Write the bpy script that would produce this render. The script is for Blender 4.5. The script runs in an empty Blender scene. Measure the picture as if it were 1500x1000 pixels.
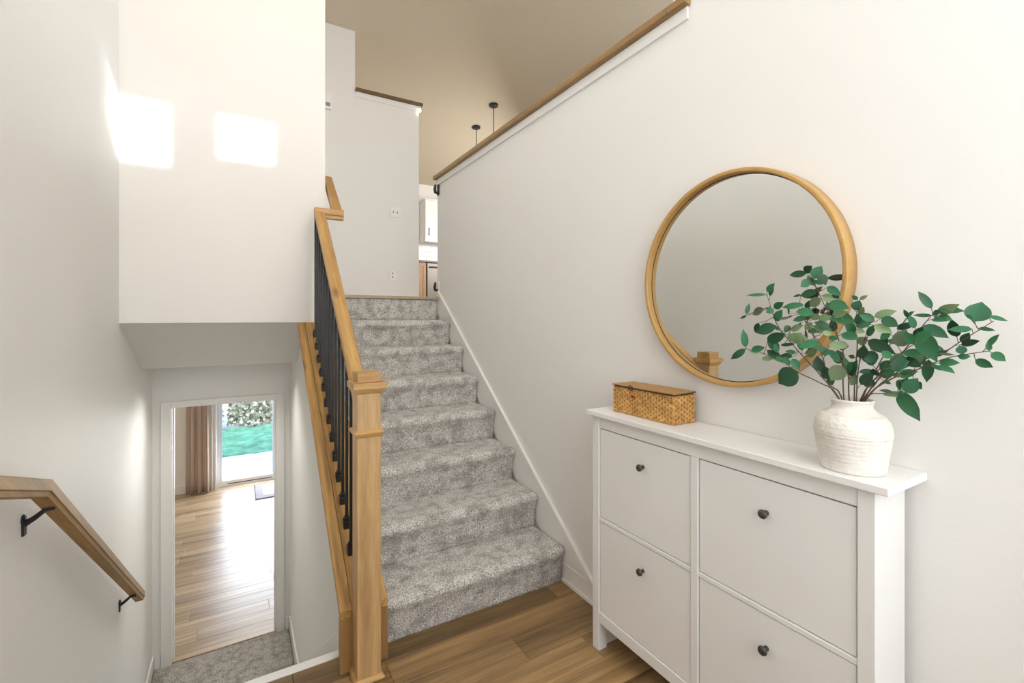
import bpy, bmesh, math, random
import numpy as np
from mathutils import Vector, Matrix

rnd = random.Random(7)
SC = bpy.context.scene
COL = SC.collection

# ------------------------------------------------------------------ camera, world, lights, exposure
F_PX, HZ, TH, EYE = 678.2, 464.9, 0.533, 1.402
cam_d = bpy.data.cameras.new('camera')
cam = bpy.data.objects.new('camera', cam_d)
COL.objects.link(cam)
cam_d.sensor_width = 36.0
cam_d.lens = F_PX / 1500.0 * 36.0
cam_d.shift_y = -(500.0 - HZ) / 1500.0
cam_d.clip_start = 0.02
cam.location = (0, 0, EYE)
cam.rotation_euler = (math.pi / 2, 0, -TH)
SC.camera = cam

world = bpy.data.worlds.new('sky')
SC.world = world
world.use_nodes = True
wn = world.node_tree.nodes
wl = world.node_tree.links
bgn = wn.get('Background')
sky = wn.new('ShaderNodeTexSky')
sky.sky_type = 'NISHITA'
sky.sun_disc = False
sky.sun_elevation = math.radians(28)
sky.sun_rotation = math.radians(170)
sky.air_density = 1.0
sky.dust_density = 2.0
wl.new(sky.outputs[0], bgn.inputs[0])
bgn.inputs[1].default_value = 1.9


def add_light(name, kind, loc, power, color, size=None, size_y=None, direction=None, radius=None, angle=None):
    d = bpy.data.lights.new(name, kind)
    d.energy = power
    d.color = color
    if kind == 'AREA':
        d.shape = 'RECTANGLE'
        d.size = size
        d.size_y = size_y or size
    if radius is not None:
        d.shadow_soft_size = radius
    if angle is not None:
        d.angle = angle
    o = bpy.data.objects.new(name, d)
    COL.objects.link(o)
    o.location = loc
    if direction is not None:
        o.rotation_euler = Vector(direction).to_track_quat('-Z', 'Y').to_euler()
    return o


add_light('sun', 'SUN', (1, -6, 6), 5.0, (0.97, 0.99, 1.0), direction=(-0.22, 1.0, -0.33), angle=math.radians(0.7))
add_light('entry_fill_panel', 'AREA', (0.60, -0.86, 2.0), 45, (0.945, 0.97, 1.0), 1.7, 2.6, (-0.10, 1, -0.10))  # added panel before the solid front wall, stands in for entry daylight
add_light('living_room_fill', 'AREA', (5.6, 1.6, 3.3), 95, (0.88, 0.93, 1.0), 3.2, 1.5, (-1, 0.1, -0.05))  # added unseen panel, cool fill for the upper walls; no window modelled
add_light('kitchen_fill', 'AREA', (4.4, 6.2, 3.0), 75, (1.0, 0.97, 0.93), 2.2, 1.3, (-1, 0.9, -0.35))  # area panel added out of view to brighten the kitchen
add_light('garden_daylight', 'AREA', (0.75, 8.72, -0.3), 80, (1.0, 0.965, 0.90), 1.9, 1.9, (-0.1, -1, -0.25))
add_light('entry_top_fill', 'POINT', (0.55, 1.0, 4.8), 51, (1.0, 0.98, 0.95), radius=0.18)  # unseen point light added overhead to light treads and walls from above
add_light('stairwell_fill', 'AREA', (-0.09, 4.15, 1.03), 6.5, (1.0, 0.97, 0.92), 0.55, 0.3, (0, -0.25, -1)).data.spread = math.radians(120)  # added panel hidden behind the soffit edge, brightens the lower stairwell
add_light('lower_room_fill', 'POINT', (-1.2, 6.6, 0.9), 26, (1.0, 0.94, 0.86), radius=0.2)  # unseen point light added to lift the lower room
add_light('hall_point', 'POINT', (-0.6, 6.6, 3.9), 10, (1.0, 0.87, 0.74), radius=0.12)  # unseen warm point light behind the back wall, no fixture modelled

SC.view_settings.view_transform = 'Standard'
SC.view_settings.look = 'None'
SC.view_settings.exposure = 0.13
SC.view_settings.gamma = 1.0
SC.view_settings.use_curve_mapping = False
SC.cycles.use_denoising = True
SC.cycles.max_bounces = 10
SC.cycles.diffuse_bounces = 6
SC.cycles.glossy_bounces = 4
SC.cycles.transmission_bounces = 6
SC.cycles.caustics_reflective = False
SC.cycles.caustics_refractive = False
SC.cycles.sample_clamp_indirect = 6.0


# ------------------------------------------------------------------ materials
def new_mat(name):
    m = bpy.data.materials.new(name)
    m.use_nodes = True
    nt = m.node_tree
    return m, nt, nt.nodes, nt.links, nt.nodes['Principled BSDF']


def plain(name, col, rough=0.5, metal=0.0, bump=0.0, bscale=120.0, vary=0.0, vscale=3.0, spec=0.5):
    m, nt, N, L, B = new_mat(name)
    B.inputs['Base Color'].default_value = (*col, 1)
    B.inputs['Roughness'].default_value = rough
    B.inputs['Metallic'].default_value = metal
    B.inputs['Specular IOR Level'].default_value = spec
    tc = N.new('ShaderNodeTexCoord')
    if vary > 0:
        n = N.new('ShaderNodeTexNoise')
        n.inputs['Scale'].default_value = vscale
        n.inputs['Detail'].default_value = 4
        L.new(tc.outputs['Object'], n.inputs['Vector'])
        r = N.new('ShaderNodeValToRGB')
        r.color_ramp.elements[0].position = 0.3
        r.color_ramp.elements[1].position = 0.7
        r.color_ramp.elements[0].color = (*[c * (1 - vary) for c in col], 1)
        r.color_ramp.elements[1].color = (*[min(1, c * (1 + vary)) for c in col], 1)
        L.new(n.outputs['Fac'], r.inputs[0])
        L.new(r.outputs[0], B.inputs['Base Color'])
    if bump > 0:
        n2 = N.new('ShaderNodeTexNoise')
        n2.inputs['Scale'].default_value = bscale
        n2.inputs['Detail'].default_value = 3
        L.new(tc.outputs['Object'], n2.inputs['Vector'])
        b = N.new('ShaderNodeBump')
        b.inputs['Strength'].default_value = bump
        b.inputs['Distance'].default_value = 0.01
        L.new(n2.outputs['Fac'], b.inputs['Height'])
        L.new(b.outputs[0], B.inputs['Normal'])
    return m


def wood(name, dark, light, axis='Y', tilt=0.0, rough=0.42, grain=22.0, knots=0.0, per_object=0.0, stretch=0.07, contrast=(0.32, 0.68),
         ring=0.35, knotcol=(0.10, 0.05, 0.02), wave=0.0, wscale=9.0, spec=0.5):
    """grain runs along axis (tilted about X by tilt)"""
    m, nt, N, L, B = new_mat(name)
    tc = N.new('ShaderNodeTexCoord')
    oi = N.new('ShaderNodeObjectInfo')
    ad = N.new('ShaderNodeVectorMath')
    ad.operation = 'MULTIPLY_ADD'
    cmb = N.new('ShaderNodeCombineXYZ')
    for k in range(3):
        L.new(oi.outputs['Random'], cmb.inputs[k])
    ad.inputs[1].default_value = (37.0, 23.0, 51.0)
    L.new(cmb.outputs[0], ad.inputs[0])
    rot = N.new('ShaderNodeMapping')
    rot.vector_type = 'POINT'
    rot.inputs['Rotation'].default_value = (-tilt, 0, 0)
    L.new(tc.outputs['Object'], rot.inputs['Vector'])
    L.new(rot.outputs[0], ad.inputs[2])
    mp = N.new('ShaderNodeMapping')
    sc = [1.0, 1.0, 1.0]
    sc['XYZ'.index(axis)] = stretch
    mp.inputs['Scale'].default_value = sc
    L.new(ad.outputs[0], mp.inputs['Vector'])
    n1 = N.new('ShaderNodeTexNoise')
    n1.inputs['Scale'].default_value = grain
    n1.inputs['Detail'].default_value = 6
    n1.inputs['Roughness'].default_value = 0.6
    n1.inputs['Distortion'].default_value = 0.12
    L.new(mp.outputs[0], n1.inputs['Vector'])
    n2 = N.new('ShaderNodeTexNoise')
    n2.inputs['Scale'].default_value = grain * 7
    n2.inputs['Detail'].default_value = 4
    L.new(mp.outputs[0], n2.inputs['Vector'])
    mx = N.new('ShaderNodeMix')
    mx.data_type = 'FLOAT'
    mx.inputs[0].default_value = ring
    L.new(n1.outputs['Fac'], mx.inputs[2])
    L.new(n2.outputs['Fac'], mx.inputs[3])
    r = N.new('ShaderNodeValToRGB')
    r.color_ramp.elements[0].position = contrast[0]
    r.color_ramp.elements[1].position = contrast[1]
    r.color_ramp.elements[0].color = (*dark, 1)
    r.color_ramp.elements[1].color = (*light, 1)
    L.new(mx.outputs[0], r.inputs[0])
    out = r.outputs[0]
    B.inputs['Specular IOR Level'].default_value = spec
    if wave > 0:
        wvn = N.new('ShaderNodeTexWave')
        wvn.wave_type = 'BANDS'
        wvn.bands_direction = 'X' if axis != 'X' else 'Y'
        wvn.inputs['Scale'].default_value = wscale
        wvn.inputs['Distortion'].default_value = 7.0
        wvn.inputs['Detail'].default_value = 3.0
        wvn.inputs['Detail Scale'].default_value = 1.4
        L.new(mp.outputs[0], wvn.inputs['Vector'])
        wr_ = N.new('ShaderNodeMapRange')
        wr_.inputs['To Min'].default_value = 1.0 - wave
        wr_.inputs['To Max'].default_value = 1.0 + wave * 0.35
        L.new(wvn.outputs['Fac'], wr_.inputs['Value'])
        hw_ = N.new('ShaderNodeHueSaturation')
        L.new(wr_.outputs[0], hw_.inputs['Value'])
        L.new(out, hw_.inputs['Color'])
        out = hw_.outputs[0]
    if knots > 0:
        v = N.new('ShaderNodeTexVoronoi')
        v.inputs['Scale'].default_value = knots
        mk = N.new('ShaderNodeMapping')
        s2 = [1.6, 1.6, 1.6]
        s2['XYZ'.index(axis)] = 0.55
        mk.inputs['Scale'].default_value = s2
        L.new(ad.outputs[0], mk.inputs['Vector'])
        L.new(mk.outputs[0], v.inputs['Vector'])
        kr = N.new('ShaderNodeValToRGB')
        kr.color_ramp.elements[0].position = 0.05
        kr.color_ramp.elements[1].position = 0.17
        kr.color_ramp.elements[0].color = (1, 1, 1, 1)
        kr.color_ramp.elements[1].color = (0, 0, 0, 1)
        L.new(v.outputs['Distance'], kr.inputs[0])
        km = N.new('ShaderNodeMix')
        km.data_type = 'RGBA'
        L.new(kr.outputs[0], km.inputs[0])
        L.new(out, km.inputs[6])
        km.inputs[7].default_value = (*knotcol, 1)
        out = km.outputs[2]
    if per_object > 0:
        hs = N.new('ShaderNodeHueSaturation')
        mr = N.new('ShaderNodeMapRange')
        mr.inputs['To Min'].default_value = 1 - per_object
        mr.inputs['To Max'].default_value = 1 + per_object
        L.new(oi.outputs['Random'], mr.inputs['Value'])
        L.new(mr.outputs[0], hs.inputs['Value'])
        L.new(out, hs.inputs['Color'])
        out = hs.outputs[0]
    L.new(out, B.inputs['Base Color'])
    B.inputs['Roughness'].default_value = rough
    b = N.new('ShaderNodeBump')
    b.inputs['Strength'].default_value = 0.08
    b.inputs['Distance'].default_value = 0.004
    L.new(n2.outputs['Fac'], b.inputs['Height'])
    L.new(b.outputs[0], B.inputs['Normal'])
    return m


def carpet_mat(name, dark, light):
    m, nt, N, L, B = new_mat(name)
    tc = N.new('ShaderNodeTexCoord')
    n1 = N.new('ShaderNodeTexNoise')
    n1.inputs['Scale'].default_value = 165
    n1.inputs['Detail'].default_value = 2
    n1.inputs['Roughness'].default_value = 0.7
    n2 = N.new('ShaderNodeTexNoise')
    n2.inputs['Scale'].default_value = 15
    n2.inputs['Detail'].default_value = 3
    L.new(tc.outputs['Object'], n1.inputs['Vector'])
    L.new(tc.outputs['Object'], n2.inputs['Vector'])
    r1 = N.new('ShaderNodeValToRGB')
    r1.color_ramp.elements[0].position = 0.33
    r1.color_ramp.elements[1].position = 0.66
    r1.color_ramp.elements[0].color = (*dark, 1)
    r1.color_ramp.elements[1].color = (*light, 1)
    L.new(n1.outputs['Fac'], r1.inputs[0])
    r2 = N.new('ShaderNodeValToRGB')
    r2.color_ramp.elements[0].position = 0.36
    r2.color_ramp.elements[1].position = 0.56
    r2.color_ramp.elements[0].color = (0.66, 0.65, 0.64, 1)
    r2.color_ramp.elements[1].color = (1, 1, 1, 1)
    L.new(n2.outputs['Fac'], r2.inputs[0])
    mx = N.new('ShaderNodeMix')
    mx.data_type = 'RGBA'
    mx.blend_type = 'MULTIPLY'
    mx.inputs[0].default_value = 1.0
    L.new(r1.outputs[0], mx.inputs[6])
    L.new(r2.outputs[0], mx.inputs[7])
    L.new(mx.outputs[2], B.inputs['Base Color'])
    B.inputs['Roughness'].default_value = 0.95
    B.inputs['Specular IOR Level'].default_value = 0.1
    B.inputs['Sheen Weight'].default_value = 0.25
    b = N.new('ShaderNodeBump')
    b.inputs['Strength'].default_value = 0.9
    b.inputs['Distance'].default_value = 0.006
    L.new(n1.outputs['Fac'], b.inputs['Height'])
    L.new(b.outputs[0], B.inputs['Normal'])
    return m


M = {}
M['wall'] = plain('wall_paint', (0.80, 0.793, 0.772), 0.55, bump=0.05, bscale=90, spec=0.25)
M['wall_cool'] = M['wall']
M['ceiling'] = plain('ceiling_dim_tone', (0.60, 0.525, 0.415), 0.8, bump=0.25, bscale=60, spec=0.2)  # white ceiling; its dim, warm light is put into this beige colour
M['soffit'] = plain('soffit_texture', (0.74, 0.725, 0.69), 0.8, bump=0.5, bscale=110, spec=0.2)
M['trim'] = plain('trim_paint', (0.82, 0.81, 0.79), 0.35)
M['cab'] = plain('cabinet_paint', (0.80, 0.80, 0.79), 0.42, bump=0.03, bscale=40)
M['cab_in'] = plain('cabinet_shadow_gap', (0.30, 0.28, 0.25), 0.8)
M['carpet'] = carpet_mat('grey_carpet', (0.22, 0.21, 0.195), (0.95, 0.92, 0.87))
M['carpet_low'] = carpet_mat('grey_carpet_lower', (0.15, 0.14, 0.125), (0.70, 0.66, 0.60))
AL_D, AL_L = (0.33, 0.175, 0.05), (0.59, 0.365, 0.135)
M['alder_z'] = wood('honey_alder_post', (0.40, 0.235, 0.10), (0.63, 0.425, 0.205), 'Z', grain=16, knots=2.2, stretch=0.09, wave=0.12, wscale=6.0)
RAIL_T = math.atan(0.794)
PLANK_T = math.atan(0.742)
M['alder_rail'] = wood('honey_alder_rail', AL_D, AL_L, 'Y', tilt=RAIL_T, wave=0.10, grain=18, knots=5.0, knotcol=(0.22, 0.11, 0.035))
M['alder_plank'] = wood('knotty_alder_cap', (0.29, 0.145, 0.04), (0.60, 0.36, 0.115), 'Y', tilt=PLANK_T, grain=13, knots=4.2, wave=0.2, wscale=6.0,
                        contrast=(0.36, 0.62), knotcol=(0.16, 0.07, 0.02))
M['alder_x'] = wood('honey_alder_return', AL_D, AL_L, 'X', grain=18)
M['alder_dark_z'] = wood('brown_alder_board', (0.22, 0.115, 0.04), (0.42, 0.24, 0.095), 'Z', grain=16)
M['alder_hand'] = wood('brown_alder_handrail', (0.19, 0.10, 0.022), (0.43, 0.25, 0.075), 'Y', tilt=-math.atan(0.70), grain=18, knots=3, rough=0.5, spec=0.25)
M['cap_y'] = wood('brown_alder_ledge', (0.19, 0.105, 0.04), (0.42, 0.26, 0.10), 'Y', grain=14, knots=3)
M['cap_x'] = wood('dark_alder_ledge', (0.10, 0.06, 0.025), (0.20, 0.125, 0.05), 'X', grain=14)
M['oak_floor'] = wood('oak_plank_floor', (0.11, 0.061, 0.023), (0.425, 0.268, 0.119), 'X', grain=10, knots=2.6, per_object=0.34, wave=0.14, wscale=5.0,
                      stretch=0.06, rough=0.38, contrast=(0.30, 0.72), knotcol=(0.10, 0.055, 0.025))
M['oak_pale'] = wood('pale_plank_floor', (0.16, 0.10, 0.05), (0.55, 0.42, 0.275), 'X', grain=9, per_object=0.16, stretch=0.06, wave=0.15, wscale=5.0,
                     rough=0.33, contrast=(0.30, 0.66), ring=0.2)
M['nosing'] = wood('tan_nosing', (0.34, 0.27, 0.17), (0.46, 0.38, 0.26), 'X', grain=20)
M['mirror_wood'] = wood('bent_wood_hoop', (0.44, 0.25, 0.075), (0.55, 0.335, 0.115), 'Y', grain=7, rough=0.4, stretch=0.2)
M['black'] = plain('black_iron', (0.012, 0.012, 0.013), 0.42, spec=0.5)
M['pewter'] = plain('dark_pewter', (0.075, 0.07, 0.062), 0.42, metal=0.5)
M['plate'] = plain('white_plastic', (0.84, 0.84, 0.84), 0.4)
M['slot'] = plain('grey_slot', (0.25, 0.25, 0.26), 0.5)
M['vase'] = plain('whitewashed_clay', (0.75, 0.725, 0.675), 0.8, bump=0.35, bscale=60, vary=0.07, vscale=22, spec=0.2)
M['leaf'] = None
M['stem'] = plain('brown_stem', (0.105, 0.062, 0.035), 0.6, vary=0.3, vscale=60)
M['stem_green'] = plain('green_petiole', (0.30, 0.36, 0.16), 0.6)
M['white_cab'] = plain('kitchen_white', (0.85, 0.84, 0.82), 0.35)
M['steel'] = plain('stainless_steel', (0.15, 0.13, 0.11), 0.35, metal=0.5)
M['counter'] = plain('dark_counter', (0.05, 0.045, 0.04), 0.3)
M['tile'] = plain('white_tile', (0.84, 0.83, 0.80), 0.2)
M['kwood'] = wood('kitchen_alder', (0.23, 0.115, 0.045), (0.46, 0.25, 0.10), 'Z', grain=10, knots=2.5)
M['curtain'] = plain('beige_linen', (0.70, 0.60, 0.53), 0.85, bump=0.2, bscale=200)
nt_ = M['curtain'].node_tree
tl = nt_.nodes.new('ShaderNodeBsdfTranslucent')
tl.inputs['Color'].default_value = (0.70, 0.56, 0.46, 1)
mxs = nt_.nodes.new('ShaderNodeMixShader')
mxs.inputs[0].default_value = 0.45
nt_.links.new(nt_.nodes['Principled BSDF'].outputs[0], mxs.inputs[1])
nt_.links.new(tl.outputs[0], mxs.inputs[2])
nt_.links.new(mxs.outputs[0], nt_.nodes['Material Output'].inputs['Surface'])
M['sheer'] = plain('white_sheer', (0.82, 0.83, 0.86), 0.8)
M['vinyl'] = plain('white_vinyl', (0.80, 0.82, 0.85), 0.35)
M['mat_pale'] = plain('doormat_pale', (0.36, 0.36, 0.39), 0.9, bump=0.3)
M['mat_mid'] = plain('doormat_mid', (0.19, 0.19, 0.22), 0.9, bump=0.3)
M['mat_dark'] = plain('doormat_dark', (0.07, 0.07, 0.085), 0.9)
M['patio'] = plain('concrete', (0.80, 0.79, 0.77), 0.8, vary=0.04)
M['grass'] = plain('lawn_grass', (0.13, 0.31, 0.17), 0.9, vary=0.4, vscale=5.0)
M['earth'] = plain('dry_earth', (0.34, 0.30, 0.22), 0.9, vary=0.3, vscale=2)
M['bush'] = plain('bush_leaves', (0.52, 0.47, 0.34), 0.8, vary=0.6, vscale=9.0)
M['twig'] = plain('bush_twigs', (0.30, 0.22, 0.15), 0.8)
M['red'] = plain('red_tag', (0.33, 0.05, 0.02), 0.6)
M['wire'] = plain('dark_binding', (0.035, 0.017, 0.009), 0.6)


def glass_mat():
    m, nt, N, L, B = new_mat('window_glass')
    g = N.new('ShaderNodeBsdfGlossy')
    g.inputs['Roughness'].default_value = 0.0
    t = N.new('ShaderNodeBsdfTransparent')
    mx = N.new('ShaderNodeMixShader')
    mx.inputs[0].default_value = 0.06
    L.new(t.outputs[0], mx.inputs[1])
    L.new(g.outputs[0], mx.inputs[2])
    L.new(mx.outputs[0], N['Material Output'].inputs['Surface'])
    return m


def mirror_mat():
    m, nt, N, L, B = new_mat('mirror_glass')
    B.inputs['Base Color'].default_value = (0.80, 0.81, 0.79, 1)
    B.inputs['Metallic'].default_value = 1.0
    B.inputs['Roughness'].default_value = 0.0
    return m


def leaf_mat(name, top, back):
    m, nt, N, L, B = new_mat(name)
    geo = N.new('ShaderNodeNewGeometry')
    oi = N.new('ShaderNodeObjectInfo')
    mx = N.new('ShaderNodeMix')
    mx.data_type = 'RGBA'
    mx.inputs[6].default_value = (*top, 1)
    mx.inputs[7].default_value = (*back, 1)
    L.new(geo.outputs['Backfacing'], mx.inputs[0])
    tc = N.new('ShaderNodeTexCoord')
    ns = N.new('ShaderNodeTexNoise')
    ns.inputs['Scale'].default_value = 35
    L.new(tc.outputs['Object'], ns.inputs['Vector'])
    hs = N.new('ShaderNodeHueSaturation')
    mr = N.new('ShaderNodeMapRange')
    mr.inputs['To Min'].default_value = 0.4
    mr.inputs['To Max'].default_value = 1.5
    L.new(oi.outputs['Random'], mr.inputs['Value'])
    L.new(mr.outputs[0], hs.inputs['Value'])
    mh = N.new('ShaderNodeMapRange')
    mh.inputs['To Min'].default_value = 0.47
    mh.inputs['To Max'].default_value = 0.52
    L.new(ns.outputs['Fac'], mh.inputs['Value'])
    L.new(mh.outputs[0], hs.inputs['Hue'])
    L.new(mx.outputs[2], hs.inputs['Color'])
    L.new(hs.outputs[0], B.inputs['Base Color'])
    B.inputs['Roughness'].default_value = 0.42
    B.inputs['Specular IOR Level'].default_value = 0.4
    return m


M['glass'] = glass_mat()
M['mirror'] = mirror_mat()
M['leaf'] = leaf_mat('green_leaf', (0.024, 0.125, 0.055), (0.17, 0.26, 0.13))
M['weave'] = wood('woven_straw', (0.30, 0.14, 0.03), (0.74, 0.43, 0.13), 'Y', grain=60, stretch=0.6, rough=0.55, contrast=(0.36, 0.64))
M['weave_base'] = plain('straw_shadow', (0.27, 0.13, 0.035), 0.8)
M['weave_lid'] = wood('woven_lid', (0.25, 0.13, 0.045), (0.50, 0.30, 0.12), 'Y', grain=60, stretch=0.6, rough=0.6)


# ------------------------------------------------------------------ mesh helpers
class MB:
    """collects geometry in world coordinates"""

    def __init__(self):
        self.v = []
        self.f = []

    def add(self, verts, faces):
        o = len(self.v)
        self.v += [tuple(p) for p in verts]
        self.f += [tuple(i + o for i in q) for q in faces]
        return self

    def box(self, x0, x1, y0, y1, z0, z1):
        return self.add([(x0, y0, z0), (x1, y0, z0), (x1, y1, z0), (x0, y1, z0), (x0, y0, z1), (x1, y0, z1), (x1, y1, z1), (x0, y1, z1)],
                        [(0, 3, 2, 1), (4, 5, 6, 7), (0, 1, 5, 4), (1, 2, 6, 5), (2, 3, 7, 6), (3, 0, 4, 7)])

    def prism_x(self, poly, x0, x1):
        """poly is a list of (y, z)"""
        n = len(poly)
        vs = [(x0, y, z) for y, z in poly] + [(x1, y, z) for y, z in poly]
        fs = [tuple(range(n - 1, -1, -1)), tuple(range(n, 2 * n))]
        fs += [(i, (i + 1) % n, n + (i + 1) % n, n + i) for i in range(n)]
        return self.add(vs, fs)

    def prism_y(self, poly, y0, y1):
        n = len(poly)
        vs = [(x, y0, z) for x, z in poly] + [(x, y1, z) for x, z in poly]
        fs = [tuple(range(n - 1, -1, -1)), tuple(range(n, 2 * n))]
        fs += [(i, (i + 1) % n, n + (i + 1) % n, n + i) for i in range(n)]
        return self.add(vs, fs)

    def tube(self, pts, rad, n=8, cap=True):
        pts = [Vector(p) for p in pts]
        rad = rad if isinstance(rad, (list, tuple)) else [rad] * len(pts)
        vs, fs = [], []
        prev = None
        for i, p in enumerate(pts):
            t = (pts[min(i + 1, len(pts) - 1)] - pts[max(i - 1, 0)]).normalized()
            if prev is None:
                a = Vector((0, 0, 1)) if abs(t.z) < 0.9 else Vector((1, 0, 0))
                u = t.cross(a).normalized()
            else:
                u = (prev - t * prev.dot(t)).normalized()
            prev = u
            w = t.cross(u)
            for k in range(n):
                an = 2 * math.pi * k / n
                vs.append(p + (u * math.cos(an) + w * math.sin(an)) * rad[i])
        for i in range(len(pts) - 1):
            for k in range(n):
                a, b = i * n + k, i * n + (k + 1) % n
                fs.append((a, b, b + n, a + n))
        if cap:
            fs.append(tuple(range(n - 1, -1, -1)))
            fs.append(tuple(range((len(pts) - 1) * n, len(pts) * n)))
        return self.add(vs, fs)

    def lathe(self, prof, c, axis='Z', n=40, close=False):
        """prof: (radius, height)"""
        vs, fs = [], []
        for r, h in prof:
            for k in range(n):
                a = 2 * math.pi * k / n
                if axis == 'Z':
                    vs.append((c[0] + r * math.cos(a), c[1] + r * math.sin(a), c[2] + h))
                elif axis == 'X':
                    vs.append((c[0] + h, c[1] + r * math.cos(a), c[2] + r * math.sin(a)))
                else:
                    vs.append((c[0] + r * math.sin(a), c[1] + h, c[2] + r * math.cos(a)))
        m = len(prof)
        rng = range(m) if close else range(m - 1)
        for i in rng:
            j = (i + 1) % m
            for k in range(n):
                a, b = i * n + k, i * n + (k + 1) % n
                c2, d = j * n + (k + 1) % n, j * n + k
                fs.append((a, b, c2, d))
        if not close:
            if prof[0][0] > 1e-5:
                fs.append(tuple(range(n - 1, -1, -1)))
            if prof[-1][0] > 1e-5:
                fs.append(tuple(range((m - 1) * n, m * n)))
        return self.add(vs, fs)

    def sweep(self, prof, path, side):
        """constant profile (u along side, v up) mitred along a path lying in the plane normal to side"""
        path = [Vector(p) for p in path]
        side = Vector(side).normalized()
        n = len(prof)
        vs = []
        for i, p in enumerate(path):
            ti = (path[i] - path[i - 1]).normalized() if i > 0 else (path[1] - path[0]).normalized()
            to = (path[i + 1] - path[i]).normalized() if i < len(path) - 1 else ti
            nb = (ti + to).normalized()
            up = side.cross(ti)
            if up.z < 0:
                up = -up
            for u, v in prof:
                q = side * u + up * v
                s = -q.dot(nb) / ti.dot(nb)
                vs.append(p + q + ti * s)
        fs = [tuple(range(n)), tuple(range((len(path) - 1) * n + n - 1, (len(path) - 1) * n - 1, -1))]
        for i in range(len(path) - 1):
            for k in range(n):
                a, b = i * n + k, i * n + (k + 1) % n
                fs.append((a, a + n, b + n, b))
        return self.add(vs, fs)


def finish(o, label=None, cat=None, group=None, kind=None):
    if label:
        o['label'] = label
    if cat:
        o['category'] = cat
    if group:
        o['group'] = group
    if kind:
        o['kind'] = kind
    return o


def wloc(o):
    p = Vector((0, 0, 0))
    while o is not None:
        p += o.location
        o = o.parent
    return p


def build(name, mb, mat, parent=None, bevel=0.0, smooth=False, loc=None, seg=2, **tags):
    me = bpy.data.meshes.new(name)
    if loc is None:
        if parent is not None:
            loc = wloc(parent)
        else:
            a = np.array(mb.v)
            loc = ((a[:, 0].min() + a[:, 0].max()) / 2, (a[:, 1].min() + a[:, 1].max()) / 2, a[:, 2].min())
        loc = Vector(loc)
    else:
        loc = Vector(loc)
    if parent is not None and tags.pop('own_origin', False):
        a = np.array(mb.v)
        loc = Vector(((a[:, 0].min() + a[:, 0].max()) / 2, (a[:, 1].min() + a[:, 1].max()) / 2, (a[:, 2].min() + a[:, 2].max()) / 2))
    else:
        tags.pop('own_origin', None)
    me.from_pydata([(p[0] - loc.x, p[1] - loc.y, p[2] - loc.z) for p in mb.v], [], mb.f)
    bm = bmesh.new()
    bm.from_mesh(me)
    bmesh.ops.recalc_face_normals(bm, faces=bm.faces)
    if bevel > 0:
        ed = [e for e in bm.edges if e.is_manifold and e.calc_face_angle(0) > 0.5]
        bmesh.ops.bevel(bm, geom=ed, offset=bevel, segments=seg, affect='EDGES', profile=0.5, clamp_overlap=True)
    bm.to_mesh(me)
    bm.free()
    if smooth:
        for p in me.polygons:
            p.use_smooth = True
    me.materials.append(mat)
    o = bpy.data.objects.new(name, me)
    COL.objects.link(o)
    if parent is not None:
        o.parent = parent
        o.location = loc - wloc(parent)
    else:
        o.location = loc
    return finish(o, **tags)


def thing(name, loc, label, cat, group=None):
    o = bpy.data.objects.new(name, None)
    o.empty_display_size = 0.05
    COL.objects.link(o)
    o.location = loc
    return finish(o, label, cat, group)


def struct(name, mb, mat, parent=None, bevel=0.0, label=None, **kw):
    return build(name, mb, mat, parent, bevel, kind='structure' if parent is None else None, label=label, **kw)


# ------------------------------------------------------------------ key dimensions
XL, XR = -0.59, 1.5            # entry left and right wall faces
RISE, RUN, Y1 = 0.1974, 0.2573, 1.9912
ZU = 8 * RISE                  # upper floor
ZL = -1.385                    # lower floor
YE = 4.6                       # end wall of lower flight
YW = 3.42                      # wall hanging over lower flight
YF = -1.0                      # front wall
YG = 8.95                      # far wall (garden / kitchen)


def ceil_z(y):
    return 4.07 + 0.163 * (9.3 - y) if y > 1.5 else 4.07 + 0.163 * 7.8 - 0.10 * (1.5 - y)


# ------------------------------------------------------------------ structure
struct('wall_left', MB().box(XL - 0.14, XL, YF - 0.14, YE, ZL - 0.1, 5.7), M['wall'])
wr = MB()
wr.box(XR, XR + 0.12, YF - 0.14, 1.27, -0.3, 5.7)
wr.box(XR, XR + 0.12, 1.27, 3.83, -0.3, 2.606)
struct('wall_right', wr, M['wall'])
# front wall with two small square transom openings, solid elsewhere
wf = MB()
WX = [(0.305, 0.645), (0.86, 1.20)]
Z0, Z1 = 3.76, 4.17
WZ = [Z0, Z0 + 0.10]
wf.box(-3, 7, YF - 0.14, YF, ZL - 0.2, Z0)
wf.box(-3, 7, YF - 0.14, YF, Z1, 5.7)
wf.box(-3, WX[0][0], YF - 0.14, YF, Z0, Z1)
wf.box(WX[0][1], WX[1][0], YF - 0.14, YF, Z0, Z1)
wf.box(WX[1][1], 7, YF - 0.14, YF, Z0, Z1)
wf.box(WX[1][0], WX[1][1], YF - 0.14, YF, Z0, WZ[1])
struct('wall_front', wf, M['wall'])
for k, (a, b) in enumerate(WX):
    Z0 = WZ[k]
    w = MB()
    w.box(a - 0.04, b + 0.04, YF, YF + 0.015, Z1, Z1 + 0.05).box(a - 0.04, b + 0.04, YF, YF + 0.015, Z0 - 0.05, Z0)
    w.box(a - 0.04, a, YF, YF + 0.015, Z0, Z1).box(b, b + 0.04, YF, YF + 0.015, Z0, Z1)
    fr = struct('window_%d' % (k + 1), w, M['trim'])
    build('pane', MB().box(a, b, YF - 0.08, YF - 0.074, Z0, Z1), M['glass'], fr)
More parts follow.
